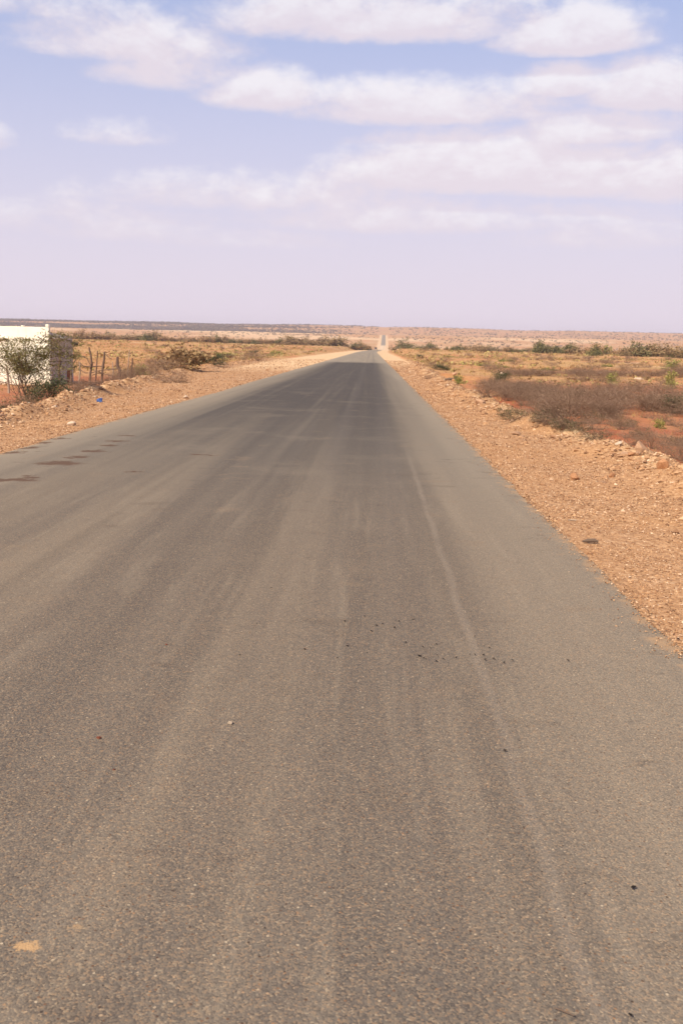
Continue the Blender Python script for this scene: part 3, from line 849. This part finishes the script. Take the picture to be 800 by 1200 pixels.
plant_px('far_rust0', 214, 431, (.62, .62, .55), 'large rusty brown bush alone on the left plain')
plant_px('dark0', 250, 427, (1.3, 1.3, .75), 'small dark green bush right of the rusty bush')
plant_px('low2', 205, 448, (2.6, 1.8, 1.4), 'flat tan bush on the sandy left verge')
for px, py, s in ((306,419,1.0),(322,417,1.1),(300,416,.9)):
    pass
plant_px('flatgreen0', 263, 417.5, (1.8, 1.8, .9), 'flat light green plant on the left plain beyond the dark bush', cat='plant')
plant_px('flatgreen0', 323, 416, (1.5, 1.5, 1.2), 'bright green plant close to the left verge of the far road', cat='plant')
plant_px('dry2', 302, 422, (2.2, 2, 1), 'small brown bush by the sandy left verge in the distance')
plant_px('dark0', 296, 415, (1.5, 1.5, .7), 'olive bush behind the small brown bush on the left plain')

# --- right: scrub belt and singles
SCR = 'dry grey brown twiggy bush in the thick scrub belt on the right'
n_ = 0
rg = random.Random(5)
for i in range(64):
    px = rg.uniform(600, 850); 
    lo = 482 - (px < 680)*(680-px)*.20
    py = rg.uniform(458, lo+8 if px > 650 else lo)
    plant_px('dry%d' % rg.randrange(4), px, py, (rg.uniform(1.0, 1.5), rg.uniform(1.0, 1.5), rg.uniform(.55, .9)), SCR, 'dry bushes of the scrub belt on the right')
for i in range(26):
    px = rg.uniform(562, 660); py = 452+(px-562)*.22+rg.uniform(-3, 14)
    plant_px('dry%d' % rg.randrange(4), px, py, (rg.uniform(.9, 1.4), rg.uniform(.9, 1.3), rg.uniform(.45, .75)), 'low dry bush where the scrub belt narrows beside the right rubble bank', 'dry bushes beside the right rubble bank')
plant_px('grey0', 606, 491, (1.1, .9, .9), 'dark grey low bush sunk behind the rubble bank, right of the lone pale rock')
plant_px('grey1', 594, 486, (.9, .8, .7), 'grey low bush just left of the dark grey one on the rubble bank')
plant_px('grey0', 692, 492, (1.0, .9, .8), 'grey green flat bush behind the pale boulder')
plant_px('low1', 700, 497, (.9, .9, .9), 'brown cushion bush right of the pale boulder')
plant_px('low2', 727, 503, (.9, .9, 1.1), 'round brown bush on the red earth in the middle of the right side')
plant_px('grey1', 732, 500, (.8, .8, .8), 'dark grey bush behind the round brown bush on red earth')
plant_px('grey0', 700, 514, (.7, .7, .6), 'small dark bush on the edge of the rubble bank')
plant_px('low0', 758, 490, (.8, .8, .8), 'pale grey cushion bush on bare red earth')
plant_px('low1', 776, 494, (.8, .8, 1.0), 'dark cushion bush on bare red earth near the right edge')
plant_px('low2', 787, 488, (.7, .7, .7), 'small grey cushion bush right of the dark cushion bush')
plant_px('green0', 769, 502, (.45, .45, .35), 'small yellow green tuft on bare red earth', cat='plant')
plant_px('dry2', 762, 526, (.62, .62, .5), 'grey twiggy bush right behind the pointed rock')
plant_px('low0', 742, 522, (.7, .7, .9), 'grey green low bush left of the pointed rock')
plant_px('dry3', 790, 538, (.7, .7, .5), 'tan dry bush at the right edge behind the orange rock')
plant_px('dry0', 805, 545, (.7, .7, .5), 'dead tan bush cut by the right edge beside the orange rock')
plant_px('low1', 777, 514, (.9, .5, .5), 'flat dark twig heap on the red earth')
plant_px('grey1', 752, 512, (.6, .6, .6), 'small dark bush between the red earth and the rubble')
plant_px('dark0', 793, 484, (.8, .8, .6), 'dark green bush at the right edge of the scrub belt')
plant_px('dark0', 586, 449, (.75, .75, .75), 'dark green bush in front of the upright white stone')
plant_px('flatgreen0', 524, 418.5, (1.7, 1.7, .6), 'flat bright green plant on the right plain near the road')
plant_px('flatgreen0', 592, 424, (1.7, 1.6, .75), 'bright yellow green bush in the middle of the right plain')
plant_px('green0', 717, 450, 1.0, 'small green topped plant standing before the scrub on the right', cat='plant')
plant_px('green0', 788, 433, (2.6, 2.6, 1.7), 'bright green leafy bush at the right edge of the plain')
plant_px('green0', 787, 456, (.9, .9, 1.4), 'thin green shoot rising out of the scrub near the right edge', cat='plant')
plant_px('dark0', 492, 420, (.8, .8, .8), 'olive bush on the right verge in the distance')
plant_px('dry1', 508, 432, (1.9, 1.6, .8), 'brown bush on the right verge with an olive bush beside it')
plant_px('dark0', 517, 434, (.8, .8, .5), 'olive bush beside the brown bush on the right verge')
plant_px('low2', 502, 444, (.7, .7, .9), 'tiny dark tuft alone on the pale right shoulder')
plant_px('green0', 535, 449, (.6, .6, .5), 'small green plant next to the cream boulder on the verge', cat='plant')
plant_px('dry3', 795, 437, (3.2, 2, 1.1), 'purple brown bush under the bright green leafy bush')
for i in range(30):
    px = rg.uniform(585, 860); py = 438.5+(px-585)*.012+rg.gauss(0, 1.0)
    plant_px('dry%d' % rg.randrange(4), px, py, (rg.uniform(1.8, 3.0), rg.uniform(1.2, 2), rg.uniform(.5, .85)), 'low dark brown bush in the thin row across the right plain', 'low bushes in the thin row across the right plain')
for i in range(46):   # low growth between the scrub belt and the rubble bank
    px = rg.uniform(630, 830); top = 482; bot = 497+(px-630)*.16
    py = rg.uniform(top, bot)
    if 735 < px < 800 and 488 < py < 512 and rg.random() < .8: continue
    s = rg.uniform(.5, .95)
    plant_px(rg.choice(['low0', 'low1', 'low2', 'grey0', 'dry2', 'dry0']), px, py, (s*1.1, s, s*rg.uniform(.6, 1)), 'low dry bush on red earth between the scrub belt and the right rubble bank', 'low bushes on red earth behind the right rubble bank')
for i in range(22):   # brush at the back of the left bank
    px = rg.uniform(84, 200); Y_ = 36+(px-84)*.16+rg.uniform(0, 5)
    s = rg.uniform(.7, 1.2)*(.55 if px < 148 else 1)
    plant_at(rg.choice(['dry0', 'dry1', 'dry2', 'dry3', 'low0', 'low2']), px, Y_, (s*1.3, s, s*.7), 'low dry brush growing along the back of the left rubble bank', 'dry brush behind the left rubble bank')
X, Y, Z = hit(528, 446)
lg = tubes('fallen_log', [([(-.45, .1, .12), (-.1, 0, .16), (.25, -.05, .14), (.5, -.12, .10)], [.05, .09, .085, .05])], M_BARK, sides=7)
lg.location = (X, Y, Z-.03); lg.scale = (.6, .6, .6); tag(lg, 'dark fallen log beside the cream boulder on the right verge', 'log')

# scattered bushes on both plains
for i in range(210):
    left = rg.random() < .5
    if left:
        px = rg.uniform(90, 400); py = 399+(px-60)*.026+rg.random()**1.2*26
        if px > 420-(py-404)*6.5: continue
    else:
        px = rg.uniform(480, 830); py = 414+(px-480)*.022+rg.random()**1.2*30
        if px < 455+(py-405)*3.4: continue
    k = rg.choice(['dry0', 'dry1', 'dry2', 'dry3', 'dry1', 'low0', 'low1', 'low2', 'low2', 'flatgreen0'])
    if left and px < 165: continue
    s = rg.uniform(.9, 1.7)*(.6 if k == 'flatgreen0' else 1)
    plant_px(k, px, py, (s*1.3, s, s*.6 if k[:3] != 'low' else s*1.2), 'small bush scattered over the dry grass plain %s of the road' % ('left' if left else 'right'), 'small bushes scattered over the plain %s of the road' % ('left' if left else 'right'))

# belt of thorn trees beyond the plain
def belt(px, py, s, key, label, group=None):
    X, Y, Z = hit(px, py)
    if Y > 640: 
        k = 560/Y; X *= k; Y = 560; Z = float(terrain(X, Y))
    plant(key, (X, Y, Z-.1), rg.uniform(0, 6.28), s, label, group, 'thorn tree')
def belt_y(px): return float(np.interp(px, [0, 60, 260, 430, 470, 560, 640, 800, 860], [394, 395.5, 401, 406.5, 409, 411, 413.5, 419, 421]))
kb = ['far_brown0', 'far_brown1', 'far_rust0', 'far_rust1', 'far_olive0']
kr = ['far_brown0', 'far_olive0', 'far_olive1', 'far_rust0', 'far_rust1', 'far_brown1']
for px in np.arange(-40, 436, 4.6):
    px += rg.uniform(-2.5, 2.5)
    if px > 428 or rg.random() < .12: continue
    s = rg.choice((.9, 1.2, 1.5, 1.9))*rg.uniform(.9, 1.1)
    belt(px, belt_y(px)+rg.uniform(-1.2, 1.2), (s*1.25, s*1.25, s*rg.uniform(.7, 1.0)), rg.choice(kb), 'brown thorn tree in the long belt across the left plain', 'thorn trees of the left belt')
for px in np.arange(482, 850, 5.0):
    px += rg.uniform(-2.5, 2.5)
    if rg.random() < .22: continue
    s = rg.choice((.6, .8, 1.0, 1.25, 1.5))*rg.uniform(.9, 1.1)*(1+(px-480)/2500)
    belt(px, belt_y(px)+rg.uniform(-1.2, 1.0), (s*1.2, s*1.2, s*rg.uniform(.6, .85)), rg.choice(kr), 'brown and olive thorn tree in the belt across the right plain', 'thorn trees of the right belt')
belt(474, 408.5, (2.3, 2.0, 1.5), 'far_dusk0', 'wide dark green tree standing at the road end of the right belt')
belt(505, 409.5, (1.8, 1.7, 1.2), 'far_dusk1', 'dark green tree just right of the widest tree in the right belt')
belt(461, 408, (1.2, 1.2, 1.0), 'far_rust1', 'rust brown bush between the far road and the wide dark green tree')
belt(627, 413.5, (1.6, 1.6, 1.75), 'far_olive1', 'flat topped olive tree rising above the right belt')
belt(742, 416, (1.5, 1.5, 1.6), 'far_dusk0', 'round dark tree in the right belt towards the right edge')
belt(712, 413, (1.4, 1.4, 1.5), 'far_bright0', 'bright green tree top in the right belt')
belt(700, 417, (1.2, 1.2, 1.2), 'far_olive0', 'olive tree before the bright green one in the right belt')

# ------------------------------------------------------------------ grass tufts
def tufts(P, H, blades, name, m, spread=.5):
    n = len(P)
    a = RNG.uniform(0, 6.283, (n, blades)); l = H[:, None]*RNG.uniform(.5, 1.1, (n, blades)); t_ = RNG.uniform(.1, .9, (n, blades))*spread*2
    ox = RNG.normal(0, .25, (n, blades))*H[:, None]; oy = RNG.normal(0, .25, (n, blades))*H[:, None]
    base = P[:, None]+np.stack([ox, oy, ox*0], -1)
    tip = base+np.stack([np.cos(a)*l*t_, np.sin(a)*l*t_, l], -1)
    w = (H[:, None]*.05)
    sd2 = np.stack([-np.sin(a)*w, np.cos(a)*w, a*0], -1)
    v = np.stack([base-sd2, base+sd2, tip], 2).reshape(-1, 3)
    return fast_mesh(name, v, np.arange(len(v)).reshape(-1, 3), m)
Ps = []; Hs = []
for y0, y1, n, h in ((16, 40, 5200, .11), (40, 90, 13000, .15), (90, 200, 16000, .24), (200, 480, 22000, .36)):
    y = RNG.uniform(y0, y1, n); x = RNG.uniform(-1, 1, n)*(.42*y+6)
    l = x-road_x(y); d = np.abs(l)-HW-np.where(l < 0, shoulder_w(y, -1), shoulder_w(y, 1))
    keep = (d > .3) & (RNG.uniform(0, 1, n) < np.clip(.5+fbm(x, y, 0.09, 3, 61)*1.8, 0, 1)*np.where(y < 45, .5, 1))
    x, y = x[keep], y[keep]
    Ps.append(np.stack([x, y, terrain(x, y)-.01], -1)); Hs.append(h*RNG.uniform(.6, 1.4, len(x)))
gr = tufts(np.concatenate(Ps), np.concatenate(Hs), 11, 'dry_grass', M_GRASS)
tag(gr, 'short dry tan grass covering the plains on both sides of the road', 'grass', kind='stuff')

M_LOWS = m_island('low scrub', [(0, (0.20, 0.115, 0.06)), (0.5, (0.34, 0.215, 0.10)), (0.8, (0.36, 0.285, 0.10)), (1, (0.43, 0.37, 0.12))])
# scrub on the far hills: far too many to count
def puffs(P, S, name, m, k=10):
    n = len(P)
    C = np.repeat(P, k, 0)+RNG.normal(0, 1, (n*k, 3))*np.repeat(S, k)[:, None]*np.array([.5, .5, .22])
    C[:, 2] += np.repeat(S, k)*.3
    v, f = leaf_arrays(C, 1.0, None, 1.6, .4)
    v = (v.reshape(-1, 4, 3)-C[:, None])*(np.repeat(S, k)*.42)[:, None, None]+C[:, None]
    return fast_mesh(name, v.reshape(-1, 3), f, m)
Ps = []; Ss = []
for y0, y1, n, s0, side in ((900, 1500, 1400, 2.0, 0), (1500, 2300, 3000, 2.4, 0), (2300, 3900, 9000, 3.2, 0), (2500, 4600, 44000, 4.6, -1), (600, 950, 900, 1.8, 0), (640, 1500, 3500, 3.0, -1)):
    y = RNG.uniform(y0, y1, n); x = (RNG.uniform(-1, 1, n) if side == 0 else RNG.uniform(-1, .05, n))*(.46*y)
    keep = (np.abs(x-road_x(y)) > 16) & ((side == 0) | (RNG.uniform(0, 1, n) < sstep(.02, -.16, x/y))) & (RNG.uniform(0, 1, n) < np.clip(.6+fbm(x, y, 0.006, 3, 66)*1.5, 0, 1))
    x, y = x[keep], y[keep]
    Ps.append(np.stack([x, y, terrain(x, y)], -1)); Ss.append(s0*RNG.uniform(.6, 1.4, len(x)))
Pl = []; Sl = []
for y0, y1, n, s0 in ((60, 120, 1100, .26), (120, 260, 2600, .42), (260, 560, 2600, .7)):
    y = RNG.uniform(y0, y1, n); x = RNG.uniform(-1, 1, n)*(.42*y+6)
    l = x-road_x(y); d = np.abs(l)-HW-np.where(l < 0, shoulder_w(y, -1), shoulder_w(y, 1))
    keep = (d > 1.0) & (RNG.uniform(0, 1, n) < np.clip(.45+fbm(x, y, 0.05, 3, 161)*1.9, 0, 1))
    x, y = x[keep], y[keep]
    Pl.append(np.stack([x, y, terrain(x, y)], -1)); Sl.append(s0*RNG.uniform(.5, 1.5, len(x)))
ls = puffs(np.concatenate(Pl), np.concatenate(Sl), 'low_scrub', M_LOWS, 14)
tag(ls, 'low dry scrub dotted thickly over the plains on both sides', 'scrub', kind='stuff')
sb = puffs(np.concatenate(Ps), np.concatenate(Ss), 'hill_scrub', M_SCRUB)
tag(sb, 'dark scrub dotted over the far hillsides', 'scrub', kind='stuff')

# ------------------------------------------------------------------ white building
def m_plaster(name, c0, c1, stain):
    m, t, b = mat(name)
    co = obj_co(t); n, _ = t.noise(co, 1.4, 6, .6); n2, _ = t.noise(co, 14, 5, .6)
    z = t.sep(co)[2]
    c = t.mix(t.rng(n, .4, .7), c0, c1)
    c = t.mix(t.math('MULTIPLY', t.rng(t.math('ADD', z, t.math('MULTIPLY', n, .8)), .75, .25), .7), c, stain)
    xs = t.sep(co)
    st, _ = t.noise(t.comb(t.math('MULTIPLY', xs[0], 5.0), t.math('MULTIPLY', xs[1], 5.0), t.math('MULTIPLY', z, .5)), 1.0, 5, .6)
    c = t.mix(t.rng(st, .56, .76, 0, .3), c, stain)
    t.put(b.inputs['Base Color'], c); t.put(b.inputs['Normal'], t.bump(n2, .6, .02))
    return m
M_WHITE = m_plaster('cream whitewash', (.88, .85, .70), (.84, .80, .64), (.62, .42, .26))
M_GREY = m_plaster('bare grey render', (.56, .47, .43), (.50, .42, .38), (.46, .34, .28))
M_PIPE = m_plaster('dark pipe', (.05, .04, .04), (.07, .05, .04), (.06, .05, .04))
def bev_box(name, lo, hi, m, parent, bev=.015, top=None):
    bm = bmesh.new()
    (x0, y0, z0), (x1, y1, z1) = lo, hi
    tz = top or (z1, z1)     # heights at y0 and y1
    vs = [bm.verts.new(p) for p in ((x0,y0,z0),(x1,y0,z0),(x1,y1,z0),(x0,y1,z0),(x0,y0,tz[0]),(x1,y0,tz[0]),(x1,y1,tz[1]),(x0,y1,tz[1]))]
    for f in ((0,3,2,1),(4,5,6,7),(0,1,5,4),(1,2,6,5),(2,3,7,6),(3,0,4,7)): bm.faces.new([vs[i] for i in f])
    bmesh.ops.bevel(bm, geom=list(bm.edges), offset=bev, segments=2, affect='EDGES')
    me = bpy.data.meshes.new(name); bm.to_mesh(me); bm.free(); me.materials.append(m)
    o = bpy.data.objects.new(name, me); COL.objects.link(o); o.parent = parent
    return o
BX, BY = -15.45, 48.0
bz = float(terrain(BX, BY))
H_ = CAM_H+0.02-bz            # parapet level with the eye
bld = empty('white_building', (BX, BY, bz))
tag(bld, 'low white plastered building with a shaded grey side wall at the left edge', 'building')
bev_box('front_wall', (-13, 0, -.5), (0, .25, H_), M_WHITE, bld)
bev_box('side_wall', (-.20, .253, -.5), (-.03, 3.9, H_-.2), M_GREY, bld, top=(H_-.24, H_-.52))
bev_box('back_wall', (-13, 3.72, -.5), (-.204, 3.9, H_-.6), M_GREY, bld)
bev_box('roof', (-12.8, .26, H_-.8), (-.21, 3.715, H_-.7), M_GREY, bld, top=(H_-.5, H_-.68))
bev_box('corner_post', (-.16, -.02, H_+.003), (.0, .2, H_+.13), M_WHITE, bld)
bev_box('corner_post', (-1.35, -.0, H_+.003), (-1.22, .2, H_+.06), M_WHITE, bld)
bev_box('ledge', (-.027, .3, H_-.56), (.22, 2.2, H_-.49), M_WHITE, bld)
bev_box('ledge', (-13, -.12, H_-.60), (-2.05, -.003, H_-.55), M_WHITE, bld)
dp = tubes('drain_spout', [([(-.03, 3.7, H_-.80), (.1, 3.72, H_-.80), (.30, 3.75, H_-.82)], [.07, .07, .07])], M_PIPE, bld, sides=8)
bev_box('red_panel', (-.028, 2.75, -.1), (.0, 3.5, .62), m_plaster('reddish panel', (.30, .10, .05), (.24, .08, .04), (.3, .12, .06)), bld)  # thin reddish panel low on the side wall

# ------------------------------------------------------------------ stick fence
M_POST = m_island('weathered stick', [(0, (.10, .065, .05)), (1, (.17, .11, .08))])
M_POSTL = m_island('pale stick', [(0, (.30, .22, .16)), (1, (.36, .27, .20))])
FY = 46.5
def fpt(px, py, y=FY):
    d = ray(px, py); t_ = y/d.y
    return Vector((d.x*t_, y, CAM_H+d.z*t_))
fo = fpt(110, 450); fz = float(terrain(fo.x, FY))
fence = empty('stick_fence', (fo.x, FY, fz))
tag(fence, 'rough fence of crooked upright sticks and bent rails right of the white building', 'fence')
def fstick(name, pp, rr, m, dy=0.0, ground_end=True):
    pts_ = [fpt(px, py, FY+dy)-Vector((fo.x, FY, fz)) for px, py in pp]
    if ground_end:
        e = pts_[-1]; g_ = float(terrain(e.x+fo.x, e.y+FY))-fz-.15
        pts_.append(Vector((e.x, e.y, min(g_, e.z-.02)))); rr = rr+[rr[-1]]
    tubes(name, [(pts_, [q*1.25 for q in rr])], m, fence, 6)
fstick('post', [(69.5, 404), (70.5, 420), (69.5, 436), (70, 449)], [.035, .045, .05, .05], M_POST)
fstick('post', [(83.5, 434), (83.8, 442), (83, 450)], [.03, .045, .05], M_POST, -.5)
fstick('post', [(93.5, 424), (94, 436), (93, 449)], [.03, .035, .04], M_POSTL, -.4)
fstick('post', [(104.5, 407), (106.5, 416), (108, 427), (106, 438), (105.5, 448)], [.03, .04, .045, .045, .05], M_POST, .3)
fstick('post', [(114.5, 411), (114, 422), (113, 436), (112.5, 448)], [.02, .025, .03, .03], M_POST, .9)
fstick('post', [(123, 412), (122, 422), (120.5, 432), (119.5, 446)], [.035, .045, .05, .05], M_POST, .1)
fstick('post', [(138, 418), (137.5, 428), (140.5, 434), (140.5, 442), (140.5, 449)], [.05, .07, .06, .055, .06], M_POST, -.3)
fstick('post', [(130, 436), (132, 424), (133, 436), (131, 448)][1:], [.02, .025, .025], M_POSTL, 1.2)
fstick('post', [(152, 410), (151, 422), (150, 434), (148, 448)], [.018, .02, .025, .03], M_POSTL, .6)
fstick('post', [(155.5, 420), (154.5, 432), (154, 446)], [.025, .03, .03], M_POST, .2)
fstick('post', [(8, 428), (10, 445), (11, 462)], [.03, .035, .04], M_POSTL, -8.5)
fstick('rail', [(84, 429), (90, 420), (96, 417), (102, 420), (107, 429)], [.018]*5, M_POST, .15, False)
fstick('rail', [(92, 424), (98, 429), (106, 430), (116, 429), (123, 430)], [.02, .025, .025, .02, .015], M_POST, .2, False)
fstick('rail', [(94, 433), (100, 437), (107, 437), (118, 434), (130, 433), (139, 432)], [.015]*6, M_POST, -.1, False)
fstick('rail', [(108, 440), (115, 437), (122, 438), (132, 441), (140, 440)], [.014]*5, M_POST, .0, False)
fstick('rail', [(60, 445), (70, 443), (84, 446)], [.016]*3, M_POST, -.2, False)
fstick('rail', [(123, 414), (128, 419), (131, 421)], [.012]*3, M_POST, .1, False)

# ------------------------------------------------------------------ blue bag
m, t, b = mat('blue plastic'); b.inputs['Base Color'].default_value = (.07, .13, .34, 1); b.inputs['Roughness'].default_value = .35
bm = bmesh.new(); bmesh.ops.create_icosphere(bm, subdivisions=3, radius=1)
for v in bm.verts:
    k = 1+.35*math.sin(v.co.x*5+v.co.y*3)*math.sin(v.co.z*4+v.co.y*6)+random.uniform(-.08, .08)
    v.co = Vector((v.co.x*k*.15, v.co.y*k*.11, max(v.co.z, -.5)*k*.10+.05))
for v in bm.verts:
    if v.co.z > .09 and v.co.x > 0: v.co.z += .05; v.co.x += .02
me = bpy.data.meshes.new('plastic_bag'); bm.to_mesh(me); bm.free(); me.materials.append(m)
X, Y, Z = hit(117, 471.5)
bag = bpy.data.objects.new('plastic_bag', me); COL.objects.link(bag); bag.location = (X, Y, Z+.0); bag.scale = (.5, .5, .6)
tag(bag, 'crumpled blue plastic bag on the rubble bank left of the road', 'plastic bag')

# ------------------------------------------------------------------ distant car
def flat_mat(name, c, r_=.5):
    m, t, b = mat(name); b.inputs['Base Color'].default_value = (*c, 1); b.inputs['Roughness'].default_value = r_; return m
MC = flat_mat('dark car paint', (.06, .035, .035), .35); MGL = flat_mat('car glass', (.02, .02, .025), .1); MTY = flat_mat('tyre', (.02, .02, .02), .9)
MLT = flat_mat('headlight glass', (.7, .7, .65), .2)
def extrude_profile(name, prof, w, m, parent, bev=.04):
    bm = bmesh.new()
    a = [bm.verts.new((-w/2, y, z)) for y, z in prof]; b = [bm.verts.new((w/2, y, z)) for y, z in prof]
    bm.faces.new(a); bm.faces.new(b[::-1]); k = len(prof)
    for i in range(k): bm.faces.new([a[i], b[i], b[(i+1) % k], a[(i+1) % k]][::-1])
    bmesh.ops.recalc_face_normals(bm, faces=bm.faces)
    bmesh.ops.bevel(bm, geom=list(bm.edges), offset=bev, segments=2, affect='EDGES')
    me = bpy.data.meshes.new(name); bm.to_mesh(me); bm.free(); me.materials.append(m)
    o = bpy.data.objects.new(name, me); COL.objects.link(o); o.parent = parent; return o
CYD = 640.0
cx_ = float(road_x(CYD))-.9
car = empty('distant_car', (cx_, CYD, float(road_z(CYD))+.02))
tag(car, 'tiny dark car coming from the dip far down the road', 'car')
extrude_profile('body', [(-2.2, .35), (2.2, .35), (2.25, .85), (1.2, .98), (-.9, 1.0), (-2.1, .9)], 1.75, MC, car)
extrude_profile('cabin', [(-1.2, .99), (1.5, .97), (.9, 1.55), (-.5, 1.58)], 1.5, MGL, car)
for sx in (-.8, .8):
    for sy in (-1.4, 1.4):
        tubes('wheel', [([(sx-.09, sy, .33), (sx+.09, sy, .33)], [.33, .33])], MTY, car, 14)
    hl = py_mesh('headlight', [(-.16, -2.23, .62), (.16, -2.23, .62), (.16, -2.23, .78), (-.16, -2.23, .78), (-.16, -2.1, .62), (.16, -2.1, .62), (.16, -2.1, .78), (-.16, -2.1, .78)],
                 [(0, 1, 2, 3), (5, 4, 7, 6), (3, 2, 6, 7), (0, 4, 5, 1), (0, 3, 7, 4), (1, 5, 6, 2)], MLT, car)
    hl.location = (sx*.75, 0, 0)
# prototypes that were never placed are removed
for k, r_ in pool.items():
    if k not in used:
        for ch in list(r_.children): bpy.data.objects.remove(ch)
        bpy.data.objects.remove(r_)
